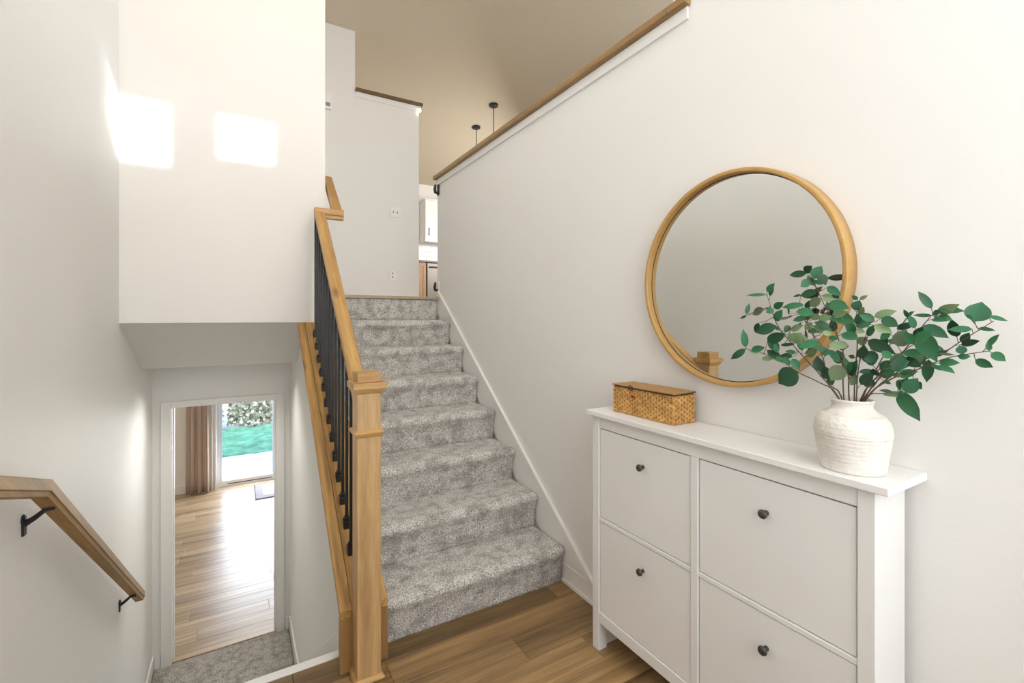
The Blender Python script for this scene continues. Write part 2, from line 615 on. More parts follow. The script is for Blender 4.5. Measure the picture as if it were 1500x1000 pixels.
# wall over the lower flight and its side along the upper steps
wc = MB()
wc.box(XL, 0.515, YW, YW + 0.12, 1.37, 5.4)
wc.box(0.395, 0.515, YW + 0.12, 5.5, 1.37, 5.2)
struct('wall_stairwell', wc, M['wall'])
so = MB().prism_x([(YW + 0.001, 1.3695), (4.06, 1.045), (YE, 1.045), (YE, 1.3695)], XL, 0.40)
struct('ceiling_stairwell', so, M['soffit'])
# knee wall between the flights
kz = lambda y: 0.246 + 0.742 * (y - 1.905)
kw = MB().prism_x([(1.93, ZL - 0.1), (YE, ZL - 0.1), (YE, 1.37), (YW, 1.37), (YW, kz(YW) - 0.03), (1.93, kz(1.93) - 0.03)], 0.40, 0.51)
struct('wall_knee', kw, M['wall'])
# end wall with the doorway
DX0, DX1, DZ = -0.464, 0.283, 0.672
we = MB()
we.box(XL - 0.14, DX0 - 0.015, YE, YE + 0.12, ZL - 0.1, 1.4)
we.box(DX1 + 0.015, 4.0, YE, YE + 0.12, ZL - 0.1, 1.4)
we.box(DX0 - 0.015, DX1 + 0.015, YE, YE + 0.12, DZ + 0.015, 1.4)
we.box(-3.0, XL - 0.14, YE, YE + 0.12, ZL - 0.1, 1.4)
struct('wall_end', we, M['wall'])
# upper back wall with a tall section on the left
wb = MB()
wb.box(-1.0, 1.15, 5.5, 5.62, ZU - 0.3, 4.74)
wb.box(1.15, 1.912, 5.5, 5.62, ZU - 0.3, 4.0)
struct('wall_back', wb, M['wall_cool'])
struct('wall_kitchen', MB().box(-2.0, 7, YG + 0.1, YG + 0.24, ZU - 0.05, 4.4), M['wall'])
wg = MB()
GX0, GX1, GZ1 = -0.30, 1.75, 0.75
wg.box(-3, GX0, YG, YG + 0.14, ZL - 0.1, ZU - 0.05)
wg.box(GX1, 4, YG, YG + 0.14, ZL - 0.1, ZU - 0.05)
wg.box(GX0, GX1, YG, YG + 0.14, GZ1, ZU - 0.05)
struct('wall_garden', wg, M['wall'])
struct('wall_east', MB().box(7, 7.14, YF - 0.14, YG + 0.24, -0.3, 5.7), M['wall'])
struct('wall_west', MB().box(-3.14, -3, YE, YG + 0.24, ZL - 0.1, 5.0), M['wall'])
struct('wall_lower_east', MB().box(4, 4.12, YE, YG, ZL - 0.1, ZU - 0.06), M['wall'])
# ceiling: vaulted, ridge over the stairs
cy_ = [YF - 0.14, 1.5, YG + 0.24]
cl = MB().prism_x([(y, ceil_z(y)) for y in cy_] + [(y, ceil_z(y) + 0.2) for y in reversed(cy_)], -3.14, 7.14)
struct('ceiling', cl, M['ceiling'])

# landing floor with planks
fl = struct('floor', MB().box(XL, XR, YF, 1.99, -0.25, -0.014).box(XL, 0.40, 1.99, 2.045, -0.25, -0.014), M['oak_floor'])
rows = [1.741 + 0.1425 * k for k in range(-19, 3)]
joint = {1.5985: [1.028], 1.456: [1.298, 0.08]}
for k, y0 in enumerate(rows):
    y1 = min(y0 + 0.1425, 2.01)
    if y1 <= YF or y0 >= 2.0:
        continue
    y0 = max(y0, YF)
    js = None
    for kk in joint:
        if abs(kk - y0) < 0.004:
            js = sorted(joint[kk])
    if js is None:
        s = XL + rnd.uniform(0.25, 1.15)
        js = [s] if s + 1.2 > XR else [s, s + 1.2]
    xs = [XL] + js + [XR]
    for a, b in zip(xs[:-1], xs[1:]):
        if b - a < 0.02:
            continue
        g = 0.0007
        xb = b
        if y1 > 1.992:
            xb = min(b, XR)
        if y1 > 1.99 and b > 0.40:
            # this row ends under the first riser on the right side
            if a >= 0.40:
                build('plank', MB().box(a + g, b - g, y0 + g, min(y1, 1.985), -0.014, 0), M['oak_floor'], fl, bevel=0.0009, seg=1, own_origin=True)
                continue
        build('plank', MB().box(a + g, xb - g, y0 + g, y1 - g, -0.014, 0), M['oak_floor'], fl, bevel=0.0009, seg=1, own_origin=True)
struct('trim_1', MB().box(XL, 0.40, 2.011, 2.052, -0.16, 0.004), M['trim'], bevel=0.003)

# upper floor and its nosing
fu = MB()
fu.box(0.40, 1.5, Y1 + 7 * RUN + 0.012, YG + 0.1, ZU - 0.25, ZU)
fu.box(1.61, 7, YF + 0.001, YG + 0.1, ZU - 0.25, ZU)
fu.box(1.5, 1.61, 3.80, YG + 0.1, ZU - 0.25, ZU)
fu.box(-3, 0.40, YE + 0.12, YG + 0.1, ZU - 0.25, ZU)
struct('floor_upper', fu, M['nosing'])
struct('trim_2', MB().box(0.525, XR, Y1 + 7 * RUN - 0.02, Y1 + 7 * RUN + 0.011, ZU - 0.024, ZU + 0.002), M['nosing'], bevel=0.004)

# lower floor: planked room and carpeted landing
lf = struct('floor_lower', MB().box(-3, 4, YE + 0.02, YG, ZL - 0.14, ZL - 0.012), M['oak_pale'])
y = YE + 0.04
k = 0
while y < YG - 0.01:
    y1 = min(y + 0.178, YG)
    xs = [-1.3, rnd.uniform(-1.0, -0.3)]
    while xs[-1] < 1.0:
        xs.append(xs[-1] + 1.22)
    for a, b in zip(xs[:-1], xs[1:]):
        build('plank', MB().box(a + 0.001, b - 0.001, y + 0.001, y1 - 0.001, ZL - 0.012, ZL), M['oak_pale'], lf, bevel=0.001, seg=1, own_origin=True)
    y = y1
build('far_boards', MB().box(-3, -1.3, YE + 0.12, YG, ZL - 0.012, ZL).box(2.3, 4, YE + 0.12, YG, ZL - 0.012, ZL), M['oak_pale'], lf)

# baseboards and skirts
struct('baseboard_right', MB().box(XR - 0.013, XR, YF, Y1 - 0.004, 0, 0.1).box(XR - 0.022, XR - 0.013, YF, Y1 - 0.004, 0, 0.018), M['trim'], bevel=0.002)
sk = lambda y: 0.109 + 0.757 * (y - 1.772)
sp = MB().prism_x([(1.76, 0.1), (Y1, 0.02), (3.83, ZU - 0.12), (3.83, sk(3.83) - 0.012), (1.76, 0.101)], XR - 0.011, XR)
sp.prism_x([(1.745, 0.095), (1.76, 0.085), (3.83, sk(3.83) - 0.030), (3.83, sk(3.83)), (1.745, sk(1.745) + 0.02)], XR - 0.018, XR)
struct('trim_3', sp, M['trim'])
lk = lambda y: -0.09 - 0.75 * (y - 2.31)
sp2 = MB().prism_x([(2.056, -0.26), (2.056, lk(2.056)), (3.86, lk(3.86)), (4.1, ZL + 0.11), (YE, ZL + 0.11), (YE, ZL), (3.75, ZL)], 0.388, 0.40)
struct('baseboard_stairwell', sp2, M['trim'], bevel=0.002)
sp3 = MB().prism_x([(2.056, -0.26), (2.056, lk(2.056)), (3.86, lk(3.86)), (4.1, ZL + 0.11), (YE, ZL + 0.11), (YE, ZL), (3.75, ZL)], XL, XL + 0.012)
struct('baseboard_left', sp3, M['trim'], bevel=0.002)
struct('baseboard_end', MB().box(XL + 0.013, -0.54, YE - 0.012, YE, ZL, ZL + 0.11).box(0.362, 0.387, YE - 0.012, YE, ZL, ZL + 0.11), M['trim'], bevel=0.002)
struct('baseboard_back', MB().box(0.52, 1.912, 5.487, 5.5, ZU, ZU + 0.09), M['trim'], bevel=0.002)
struct('baseboard_garden', MB().box(-3, GX0 - 0.02, YG - 0.013, YG, ZL, ZL + 0.13), M['trim'], bevel=0.002)

# ledge caps with painted aprons
c1 = struct('trim_4', MB().box(1.462, 1.66, 1.272, 3.845, 2.606, 2.636).box(1.462, 1.499, 1.185, 1.272, 2.606, 2.636), M['cap_y'], bevel=0.003)
build('apron', MB().box(1.489, 1.4995, 1.195, 3.838, 2.556, 2.605), M['trim'], c1, bevel=0.002)
c2 = struct('trim_5', MB().box(1.155, 1.95, 5.462, 5.66, 4.001, 4.037), M['cap_x'], bevel=0.003)
build('apron', MB().box(1.155, 1.912, 5.489, 5.4995, 3.935, 4.0), M['trim'], c2, bevel=0.002)

# lower doorway: jambs, casing, hinge
d1 = MB()
d1.box(DX0 - 0.014, DX0, YE + 0.001, YE + 0.125, ZL, DZ).box(DX1, DX1 + 0.014, YE + 0.001, YE + 0.125, ZL, DZ).box(DX0 - 0.014, DX1 + 0.014, YE + 0.001, YE + 0.125, DZ, DZ + 0.014)
d1.box(DX0, DX0 + 0.01, YE + 0.06, YE + 0.09, ZL, DZ).box(DX1 - 0.01, DX1, YE + 0.06, YE + 0.09, ZL, DZ)
dw = struct('door_1', d1, M['trim'])
cs = MB()
cs.box(DX0 - 0.072, DX0 - 0.004, YE - 0.017, YE - 0.0005, ZL, DZ + 0.056)
build('casing', cs, M['trim'], dw, bevel=0.003)
build('casing', MB().box(DX1 + 0.004, DX1 + 0.066, YE - 0.017, YE - 0.0005, ZL, DZ + 0.056), M['trim'], dw, bevel=0.003)
build('casing', MB().box(DX0 - 0.0039, DX1 + 0.0039, YE - 0.017, YE - 0.0005, DZ + 0.004, DZ + 0.056), M['trim'], dw, bevel=0.003)
for hz in (0.33, -0.9):
    build('hinge', MB().box(DX0, DX0 + 0.006, YE + 0.092, YE + 0.124, hz - 0.045, hz + 0.045), M['black'], dw, label='black hinge leaf')
build('threshold', MB().box(DX0, DX1, YE + 0.0, YE + 0.045, ZL + 0.0005, ZL + 0.011), M['oak_pale'], dw, bevel=0.003)


# ------------------------------------------------------------------ carpeted stairs
def carpet_grid(name, prof, x0, x1, res, parent, mat, amp, seed, bulge=0.0):
    """prof: smooth polyline of (y, z); a dense grid with pile relief"""
    P = np.array(prof, float)
    seg = np.r_[0, np.cumsum(np.linalg.norm(np.diff(P, axis=0), axis=1))]
    n = max(8, int(seg[-1] / res))
    s = np.linspace(0, seg[-1], n)
    yz = np.stack([np.interp(s, seg, P[:, 0]), np.interp(s, seg, P[:, 1])], 1)
    t = np.gradient(yz, axis=0)
    t /= np.linalg.norm(t, axis=1)[:, None]
    nrm = np.stack([-t[:, 1], t[:, 0]], 1)
    nx_ = max(8, int((x1 - x0) / res))
    xs = np.linspace(x0, x1, nx_)
    g = np.random.default_rng(seed)
    j = g.normal(0, 1, (n, nx_)) * amp
    low = g.normal(0, 1, (n // 6 + 2, nx_ // 6 + 2))
    yi = np.linspace(0, low.shape[0] - 1.001, n)
    xi = np.linspace(0, low.shape[1] - 1.001, nx_)
    yf, xf = yi.astype(int), xi.astype(int)
    fy, fx = (yi - yf)[:, None], (xi - xf)[None, :]
    lo = (low[yf][:, xf] * (1 - fy) * (1 - fx) + low[yf + 1][:, xf] * fy * (1 - fx) + low[yf][:, xf + 1] * (1 - fy) * fx + low[yf + 1][:, xf + 1] * fy * fx)
    j = j + lo * amp * 0.7
    # carpet edges roll back where they meet the skirts
    e = np.minimum(xs - x0, x1 - xs)
    roll = np.clip(1 - e / 0.03, 0, 1) ** 2 * 0.014
    j = j - roll[None, :]
    X_ = np.repeat(xs[None, :], n, 0) + g.normal(0, 1, (n, nx_)) * res * 0.18
    X_ = np.clip(X_, x0, x1)
    Y_ = yz[:, 0][:, None] + nrm[:, 0][:, None] * j
    Z_ = yz[:, 1][:, None] + nrm[:, 1][:, None] * j
    pl = wloc(parent) if parent is not None else Vector((0, 0, 0))
    V = np.stack([X_ - pl.x, Y_ - pl.y, Z_ - pl.z], -1).reshape(-1, 3)
    idx = np.arange(n * nx_).reshape(n, nx_)
    Fq = np.stack([idx[:-1, :-1], idx[:-1, 1:], idx[1:, 1:], idx[1:, :-1]], -1).reshape(-1, 4)
    me = bpy.data.meshes.new(name)
    me.vertices.add(len(V))
    me.vertices.foreach_set('co', V.ravel())
    me.loops.add(Fq.size)
    me.loops.foreach_set('vertex_index', Fq.ravel())
    me.polygons.add(len(Fq))
    me.polygons.foreach_set('loop_start', np.arange(0, Fq.size, 4))
    me.polygons.foreach_set('use_smooth', np.ones(len(Fq), bool))
    me.update()
    me.validate()
    me.materials.append(mat)
    o = bpy.data.objects.new(name, me)
    COL.objects.link(o)
    if parent is not None:
        o.parent = parent
    return o


def step_profile(y0, z0, rise, run, sgn=1):
    """riser at y0 from z0, bullnose, tread back to y0 + run"""
    ov, rr = 0.036, 0.034
    p = [(y0, z0), (y0 - 0.004, z0 + 0.01), (y0 - 0.008, z0 + rise * 0.40), (y0 - 0.017, z0 + rise * 0.62)]
    cz, cy = z0 + rise - rr, y0 - ov + rr
    for k in range(0, 11):
        a = math.radians(190 - k * 10)
        p.append((cy + rr * math.cos(a), cz + rr * math.sin(a)))
    p += [(cy + 0.03, z0 + rise - 0.001), (y0 + run - 0.03, z0 + rise - 0.001), (y0 + run, z0 + rise)]
    return p


st = thing('carpeted_staircase', (1.0, Y1, 0), 'flight of grey carpeted steps climbing from the wood landing beside the white cabinet', 'stairs')
for i in range(8):
    y0, z0 = Y1 + i * RUN, i * RISE
    if i < 7:
        pr = step_profile(y0, z0, RISE, RUN)
    else:
        pr = [(y0, z0), (y0 - 0.004, z0 + 0.01), (y0 - 0.006, z0 + RISE - 0.026)]
    x0 = 0.531 if y0 < YW - 0.1 else 0.52
    res = 0.005 if i < 3 else 0.008
    carpet_grid('step', pr, x0, XR - 0.012, res, st, M['carpet'], 0.0013 if i < 3 else 0.0018, 11 + i)
build('riser_frame', MB().prism_x([(Y1 + 0.01, 0.0)] + sum([[(Y1 + i * RUN + 0.012, i * RISE + (0.0 if i == 0 else -0.012)), (Y1 + i * RUN + 0.012, (i + 1) * RISE - 0.02)] for i in range(8)], []) + [(Y1 + 7 * RUN + 0.012, 0.0)], 0.535, XR - 0.014), M['carpet'], st)

st2 = thing('carpeted_staircase', (-0.1, 2.06, ZL), 'grey carpeted flight going down to the lower doorway', 'stairs')
R2 = -ZL / 7
for i in range(6):
    ztop = -(i + 1) * R2
    ya, yb = 2.056 + i * 0.257, 2.056 + (i + 1) * 0.257
    pr = [(ya, ztop + 0.004), (yb - 0.01, ztop + 0.002), (yb + 0.012, ztop - 0.004), (yb + 0.026, ztop - 0.022), (yb + 0.016, ztop - 0.05), (yb + 0.002, ztop - R2)]
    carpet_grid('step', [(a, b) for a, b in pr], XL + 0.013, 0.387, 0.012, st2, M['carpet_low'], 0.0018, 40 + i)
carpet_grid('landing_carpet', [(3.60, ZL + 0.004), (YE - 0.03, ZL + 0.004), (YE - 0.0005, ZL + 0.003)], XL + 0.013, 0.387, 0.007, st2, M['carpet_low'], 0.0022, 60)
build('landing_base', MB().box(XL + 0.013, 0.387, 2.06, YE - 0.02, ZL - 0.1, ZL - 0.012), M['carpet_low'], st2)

# ------------------------------------------------------------------ stair railing
rl = thing('stair_railing', (0.433, 1.86, 0), 'honey wood stair railing with black balusters and a square newel post', 'railing')
NX0, NX1, NY0, NY1 = 0.388, 0.478, 1.815, 1.904
np_ = MB()
nb = lambda m, g, za, zb: m.box(NX0 - g, NX1 + g, NY0 - g, NY1 + g, za, zb)


def frustum(m, ga, za, gb, zb):
    x0, x1, y0, y1 = NX0, NX1, NY0, NY1
    m.add([(x0 - ga, y0 - ga, za), (x1 + ga, y0 - ga, za), (x1 + ga, y1 + ga, za), (x0 - ga, y1 + ga, za),
           (x0 - gb, y0 - gb, zb), (x1 + gb, y0 - gb, zb), (x1 + gb, y1 + gb, zb), (x0 - gb, y1 + gb, zb)],
          [(0, 3, 2, 1), (4, 5, 6, 7), (0, 1, 5, 4), (1, 2, 6, 5), (2, 3, 7, 6), (3, 0, 4, 7)])
    return m


newel = build('newel_post', nb(MB(), 0, 0, 1.118), M['alder_z'], rl, bevel=0.002)
cp = MB()
frustum(cp, 0.0, 1.108, 0.006, 1.112)
frustum(cp, 0.006, 1.112, 0.013, 1.127)
nb(cp, 0.018, 1.1271, 1.152)
nb(cp, -0.0005, 1.1521, 1.190)
build('post_cap', cp, M['alder_x'], newel, bevel=0.002)
cl_ = MB()
frustum(cl_, 0.0005, 0.940, 0.006, 0.946)
frustum(cl_, 0.006, 0.946, 0.010, 0.956)
frustum(cl_, 0.012, 0.956, 0.012, 0.962)
frustum(cl_, 0.012, 0.962, 0.0005, 0.968)
build('collar', cl_, M['alder_x'], newel, bevel=0.0008, seg=1)
qr = MB()
frustum(qr, 0.013, 0.0, 0.013, 0.008)
frustum(qr, 0.013, 0.008, 0.002, 0.019)
build('base_moulding', qr, M['alder_x'], newel, bevel=0.003)

RW = 0.03
rail_prof = [(-0.022, -0.06), (0.022, -0.06), (0.024, -0.042), (RW, -0.038), (RW, -0.006), (RW - 0.006, 0), (-RW + 0.006, 0), (-RW, -0.006), (-RW, -0.038), (-0.024, -0.042)]
rz = lambda y: 1.183 + 0.794 * (y - 2.04)
rx = lambda y: 0.43 + 0.015 * (y - 2.04)
YT = 3.20
mr_ = MB()
pa, pb = Vector((rx(1.905), 1.905, rz(1.905))), Vector((rx(YT), YT, rz(YT)))
sd = Vector((0, 0, 1)).cross((pb - pa)).normalized()
mr_.sweep(rail_prof, [pa, pb], sd)
hr = build('handrail', mr_, M['alder_rail'], rl)
ret = MB()
zr = rz(YT)
ret.prism_x([(YT - 0.034, zr - 0.006), (YT - 0.030, zr), (YT + 0.022, zr), (YT + 0.028, zr - 0.006), (YT + 0.028, zr - 0.045), (YT + 0.018, zr - 0.062), (YT - 0.026, zr - 0.062), (YT - 0.028, zr - 0.042), (YT - 0.034, zr - 0.038)], rx(YT) - 0.03, 0.592)
build('return_rail', ret, M['alder_x'], hr)
sg = MB()
sg.sweep(rail_prof, [Vector((0.562, YT + 0.005, zr - 0.002)), Vector((0.562, YT + 0.42, zr + 0.42 * 0.80))], Vector((-1, 0, 0)))
up_ = build('wall_rail', sg, M['alder_rail'], hr)
bk = MB()
bk.tube([(0.516, 3.40, 2.10), (0.54, 3.40, 2.11), (0.562, 3.40, 2.175)], [0.009, 0.007, 0.006])
build('bracket', bk, M['black'], hr, label='black rail bracket')
# cap boards on the knee wall: two boards with a split between them
for (xa, xb) in ((0.341, 0.3865), (0.3885, 0.529)):
    pl_ = MB().prism_x([(1.905, kz(1.905)), (YW - 0.001, kz(YW)), (YW - 0.001, kz(YW) - 0.03), (1.905, kz(1.905) - 0.03)], xa, xb)
    build('cap_board', pl_, M['alder_plank'], rl, bevel=0.002)
build('end_board', MB().box(0.341, 0.529, 1.9045, 1.9295, 0, kz(1.91) - 0.032), M['alder_dark_z'], rl, bevel=0.001)
# balusters
for k in range(13):
    yk = 2.09 + k * 0.1007
    xk = 0.420 + 0.0014 * k
    zb, zt = kz(yk), rz(yk) - 0.058
    b = build('baluster', MB().box(xk - 0.0065, xk + 0.0065, yk - 0.0065, yk + 0.0065, zb - 0.004, zt), M['black'], rl, bevel=0.001, seg=1)
    h = 0.742 * 0.015
    sh = MB()
    g = 0.0155
    sh.add([(xk - g, yk - g, zb - h), (xk + g, yk - g, zb - h), (xk + g, yk + g, zb + h), (xk - g, yk + g, zb + h),
            (xk - g, yk - g, zb + 0.026), (xk + g, yk - g, zb + 0.026), (xk + g, yk + g, zb + 0.034), (xk - g, yk + g, zb + 0.034)],
           [(0, 3, 2, 1), (4, 5, 6, 7), (0, 1, 5, 4), (1, 2, 6, 5), (2, 3, 7, 6), (3, 0, 4, 7)])
    sh.box(xk - 0.011, xk + 0.011, yk - 0.011, yk + 0.011, zb + 0.03, zb + 0.044)
    build('shoe', sh, M['black'], b, bevel=0.002, seg=1)

# ------------------------------------------------------------------ wall handrail, left
hl = thing('wall_handrail', (XL, 2.6, 0.3), 'brown wooden handrail on black brackets along the left wall', 'handrail')
HXc = -0.525
hp = [(-0.019, -0.05), (0.019, -0.05), (0.021, -0.036), (0.025, -0.033), (0.025, -0.003), (0.022, 0), (-0.022, 0), (-0.025, -0.003), (-0.025, -0.033), (-0.021, -0.036)]
hpath = [(HXc, 1.602, 1.019), (HXc, 1.977, 0.896), (HXc, 3.634, -0.295)]
build('rail', MB().sweep(hp, hpath, (1, 0, 0)), M['alder_hand'], hl)


def bracket(y, z):
    m = MB()
    m.lathe([(0.0, 0.0), (0.016, 0.0), (0.016, 0.005), (0.010, 0.008), (0.0, 0.008)], (XL, y, z - 0.085), 'X', 14)
    m.box(XL + 0.0005, XL + 0.007, y - 0.011, y + 0.011, z - 0.135, z - 0.075)
    m.tube([(XL + 0.004, y, z - 0.10), (XL + 0.028, y, z - 0.085), (XL + 0.05, y, z - 0.066), (HXc - 0.004, y, z - 0.056)], [0.010, 0.008, 0.007, 0.007], 8)
    m.box(HXc - 0.014, HXc + 0.014, y - 0.018, y + 0.016, z - 0.064, z - 0.054)
    return build('bracket', m, M['black'], hl, smooth=False, label='black iron bracket')


bracket(2.05, 0.847)
bracket(3.42, -0.142)

# ------------------------------------------------------------------ shoe cabinet
CF, CY0, CY1 = 1.303, 0.50, 1.53
sc_ = thing('shoe_cabinet', (1.4, 1.01, 0), 'white four-flap shoe cabinet against the right wall on wood floor', 'cabinet')
build('top', MB().box(1.279, 1.499, 0.474, 1.544, 0.990, 1.010), M['cab'], sc_, bevel=0.0025)
ly0, ly1 = 1.492, 1.530
build('leg', MB().box(CF, CF + 0.046, ly0, ly1, 0, 0.9895), M['cab'], sc_, bevel=0.002)
build('leg', MB().box(CF, CF + 0.046, 0.509, 0.547, 0, 0.9895), M['cab'], sc_, bevel=0.002)
build('side_panel', MB().box(CF + 0.0465, 1.476, 1.508, 1.527, 0.0, 0.9895), M['cab'], sc_, bevel=0.001)
build('side_panel', MB().box(CF + 0.0465, 1.425, 0.511, 0.530, 0.0, 0.9895), M['cab'], sc_, bevel=0.001)
build('side_panel', MB().box(1.4255, 1.476, 0.5125, 0.530, 0.03, 0.9895), M['cab'], sc_, bevel=0.001)
build('back_panel', MB().box(1.468, 1.4755, 0.531, 1.507, 0.12, 0.985), M['cab'], sc_)
build('top_rail', MB().box(CF + 0.003, CF + 0.022, 0.5475, 1.4915, 0.9385, 0.9895), M['cab'], sc_, bevel=0.001)
build('middle_stile', MB().box(CF + 0.001, CF + 0.022, 1.0045, 1.0325, 0.165, 0.938), M['cab'], sc_, bevel=0.0015)
build('middle_rail', MB().box(CF + 0.003, CF + 0.022, 1.033, 1.4915, 0.5475, 0.563), M['cab'], sc_, bevel=0.0015)
build('middle_rail', MB().box(CF + 0.003, CF + 0.022, 0.5475, 1.004, 0.5475, 0.563), M['cab'], sc_, bevel=0.0015)
build('bottom_rail', MB().box(CF + 0.001, CF + 0.022, 0.5475, 1.4915, 0.120, 0.1645), M['cab'], sc_, bevel=0.0015)
build('gap_shade_sheet', MB().box(CF + 0.03, CF + 0.034, 0.549, 1.490, 0.125, 0.985), M['cab_in'], sc_)  # dark sheet behind the flaps, its colour stands in for gap shade
for (ya, yb, ky) in ((1.036, 1.4885, 1.249), (0.5505, 1.001, 0.776)):
    for (za, zb, kzz) in ((0.566, 0.934, 0.840), (0.1675, 0.5445, 0.450)):
        d = build('flap_door', MB().box(CF + 0.006, CF + 0.024, ya, yb, za, zb), M['cab'], sc_, bevel=0.0015)
        kn = MB().lathe([(0.0, -0.028), (0.006, -0.0275), (0.0115, -0.025), (0.0135, -0.021), (0.0125, -0.0175), (0.008, -0.0145), (0.0055, -0.011), (0.005, -0.006), (0.0075, -0.001), (0.0075, 0.0)],
                        (CF + 0.006, ky, kzz), 'X', 20)
        build('knob', kn, M['pewter'], d, smooth=True, label='dark pewter knob')

# ------------------------------------------------------------------ round mirror
MY, MZ, MR = 1.0, 1.536, 0.372
mi = thing('round_mirror', (XR, MY, MZ - MR), 'round wall mirror in a deep light wood hoop frame above the cabinet', 'mirror')
ring = [(MR, 1.499), (MR, 1.449), (MR - 0.0015, 1.446), (MR - 0.004, 1.445), (MR - 0.0115, 1.445), (MR - 0.014, 1.446), (MR - 0.0155, 1.449), (MR - 0.0155, 1.482), (MR - 0.0155, 1.499)]
build('frame', MB().lathe([(r, x - 1.499) for r, x in ring], (1.499, MY, MZ), 'X', 128, close=True), M['mirror_wood'], mi, smooth=True)
XG = 1.471
build('mirror_glass', MB().lathe([(MR - 0.0185, XG - 1.499), (MR - 0.0185, XG + 0.005 - 1.499)], (1.499, MY, MZ), 'X', 128), M['mirror'], mi)
build('seam', MB().lathe([(MR - 0.0184, XG - 0.0004 - 1.499), (MR - 0.0156, XG - 0.0004 - 1.499), (MR - 0.0156, XG + 0.005 - 1.499), (MR - 0.0184, XG + 0.005 - 1.499)], (1.499, MY, MZ), 'X', 128, close=True), M['wire'], mi, label='thin dark seam between hoop and glass')

# ------------------------------------------------------------------ woven basket with a lid
BX0, BX1, BY0, BY1, BZ0, BZ1 = 1.353, 1.473, 1.144, 1.460, 1.0105, 1.122
bs = thing('woven_basket', (1.413, 1.302, BZ0), 'lidded rectangular straw basket on the left end of the white cabinet', 'basket')
build('body', MB().box(BX0 + 0.002, BX1 - 0.002, BY0 + 0.002, BY1 - 0.002, BZ0, BZ1 - 0.004), M['weave_base'], bs, bevel=0.004)


def weave(mb, org, U, V, Nn, lu, lv, s=0.0135):
    """plaited strips: short raised straws in alternating diagonals"""
    org, U, V, Nn = Vector(org), Vector(U), Vector(V), Vector(Nn)
    nu, nv = int(lu / s), int(lv / (s * 0.62))
    for a in range(nu):
        for b in range(nv):
            c = org + U * ((a + 0.5) * lu / nu) + V * ((b + 0.5) * lv / nv)
            sg_ = 1 if ((a + (b // 1)) % 2 == 0) else -1
            ang = sg_ * math.radians(42 + rnd.uniform(-6, 6))
            e1 = U * math.cos(ang) + V * math.sin(ang)
            e2 = -U * math.sin(ang) + V * math.cos(ang)
            L_, W_ = s * 0.80, s * 0.37
            h0, h1 = -0.001, 0.0014 + rnd.uniform(0, 0.0006)
            q = []
            for (p, r, h) in ((-L_, -W_ * .8, h0), (-L_, W_ * .8, h0), (0, -W_, h0 + .0006), (0, W_, h0 + .0006), (0, -W_ * .45, h1), (0, W_ * .45, h1), (L_, -W_ * .8, h0), (L_, W_ * .8, h0)):
                pu = (a + 0.5) * lu / nu + (e1 * p + e2 * r).dot(U)
                pv = (b + 0.5) * lv / nv + (e1 * p + e2 * r).dot(V)
                pu = min(max(pu, -0.001), lu + 0.001)
                pv = min(max(pv, 0.0003), lv)
                q.append(org + U * pu + V * pv + Nn * h)
            mb.add(q, [(0, 2, 4), (0, 4, 5, 1), (1, 5, 3), (2, 6, 4), (4, 6, 7, 5), (5, 7, 3)])


wv = MB()
weave(wv, (BX0 + 0.0012, BY1, BZ0), (0, -1, 0), (0, 0, 1), (-1, 0, 0), BY1 - BY0, BZ1 - BZ0 - 0.006)
weave(wv, (BX0, BY0 + 0.0012, BZ0), (1, 0, 0), (0, 0, 1), (0, -1, 0), BX1 - BX0, BZ1 - BZ0 - 0.006)
weave(wv, (BX1, BY1 - 0.0012, BZ0), (-1, 0, 0), (0, 0, 1), (0, 1, 0), BX1 - BX0, BZ1 - BZ0 - 0.006)
weave(wv, (BX1 - 0.0012, BY0, BZ0), (0, 1, 0), (0, 0, 1), (1, 0, 0), BY1 - BY0, BZ1 - BZ0 - 0.006)
build('woven_straws', wv, M['weave'], bs, kind='stuff')
lid = build('lid', MB().box(BX0 - 0.003, BX1 + 0.001, BY0 - 0.002, BY1 + 0.003, BZ1 - 0.001, BZ1 + 0.004), M['weave_lid'], bs, bevel=0.002)
wl_ = MB()
weave(wl_, (BX0, BY1, BZ1 + 0.004), (0, -1, 0), (1, 0, 0), (0, 0, 1), BY1 - BY0, BX1 - BX0, 0.011)
build('woven_straws', wl_, M['weave_lid'], lid, kind='stuff')
eb_ = MB()
zz = BZ1 - 0.002
eb_.tube([(BX0 - 0.003, BY1 - 0.0, zz + .003), (BX0 - 0.004, 1.38, zz), (BX0 - 0.004, 1.2, zz - 0.001), (BX0 - 0.004, BY0 + 0.012, zz - 0.001), (BX0 + 0.006, BY0 - 0.003, zz), (BX0 + 0.05, BY0 - 0.003, zz + 0.001), (BX1 - 0.002, BY0 - 0.003, zz + 0.004)], 0.0017, 6)
build('edge_binding', eb_, M['wire'], lid, smooth=True, label='dark binding along the lid edge')
tg = MB()
ct = Vector((BX0 - 0.0055, 1.353, BZ1 - 0.002))
tg.tube([ct + Vector((-0.0006 * math.sin(a), 0.0115 * math.cos(a), 0.0095 * math.sin(a))) for a in [2 * math.pi * k / 22 for k in range(23)]], 0.0017, 6)
build('ring_loop', tg, M['wire'], lid, smooth=True, label='thin dark ring loop on the lid edge')
rt = MB()
for (dy, dz) in ((-0.006, 0), (0.0055, 0.001), (0.0, -0.002)):
    rt.box(BX0 - 0.0036, BX0 - 0.0006, 1.342 + dy - 0.0055, 1.342 + dy + 0.0055, BZ1 - 0.040 + dz, BZ1 - 0.031 + dz)
build('stitched_tag', rt, M['red'], bs, bevel=0.0008, seg=1, label='small dark red stitched mark')

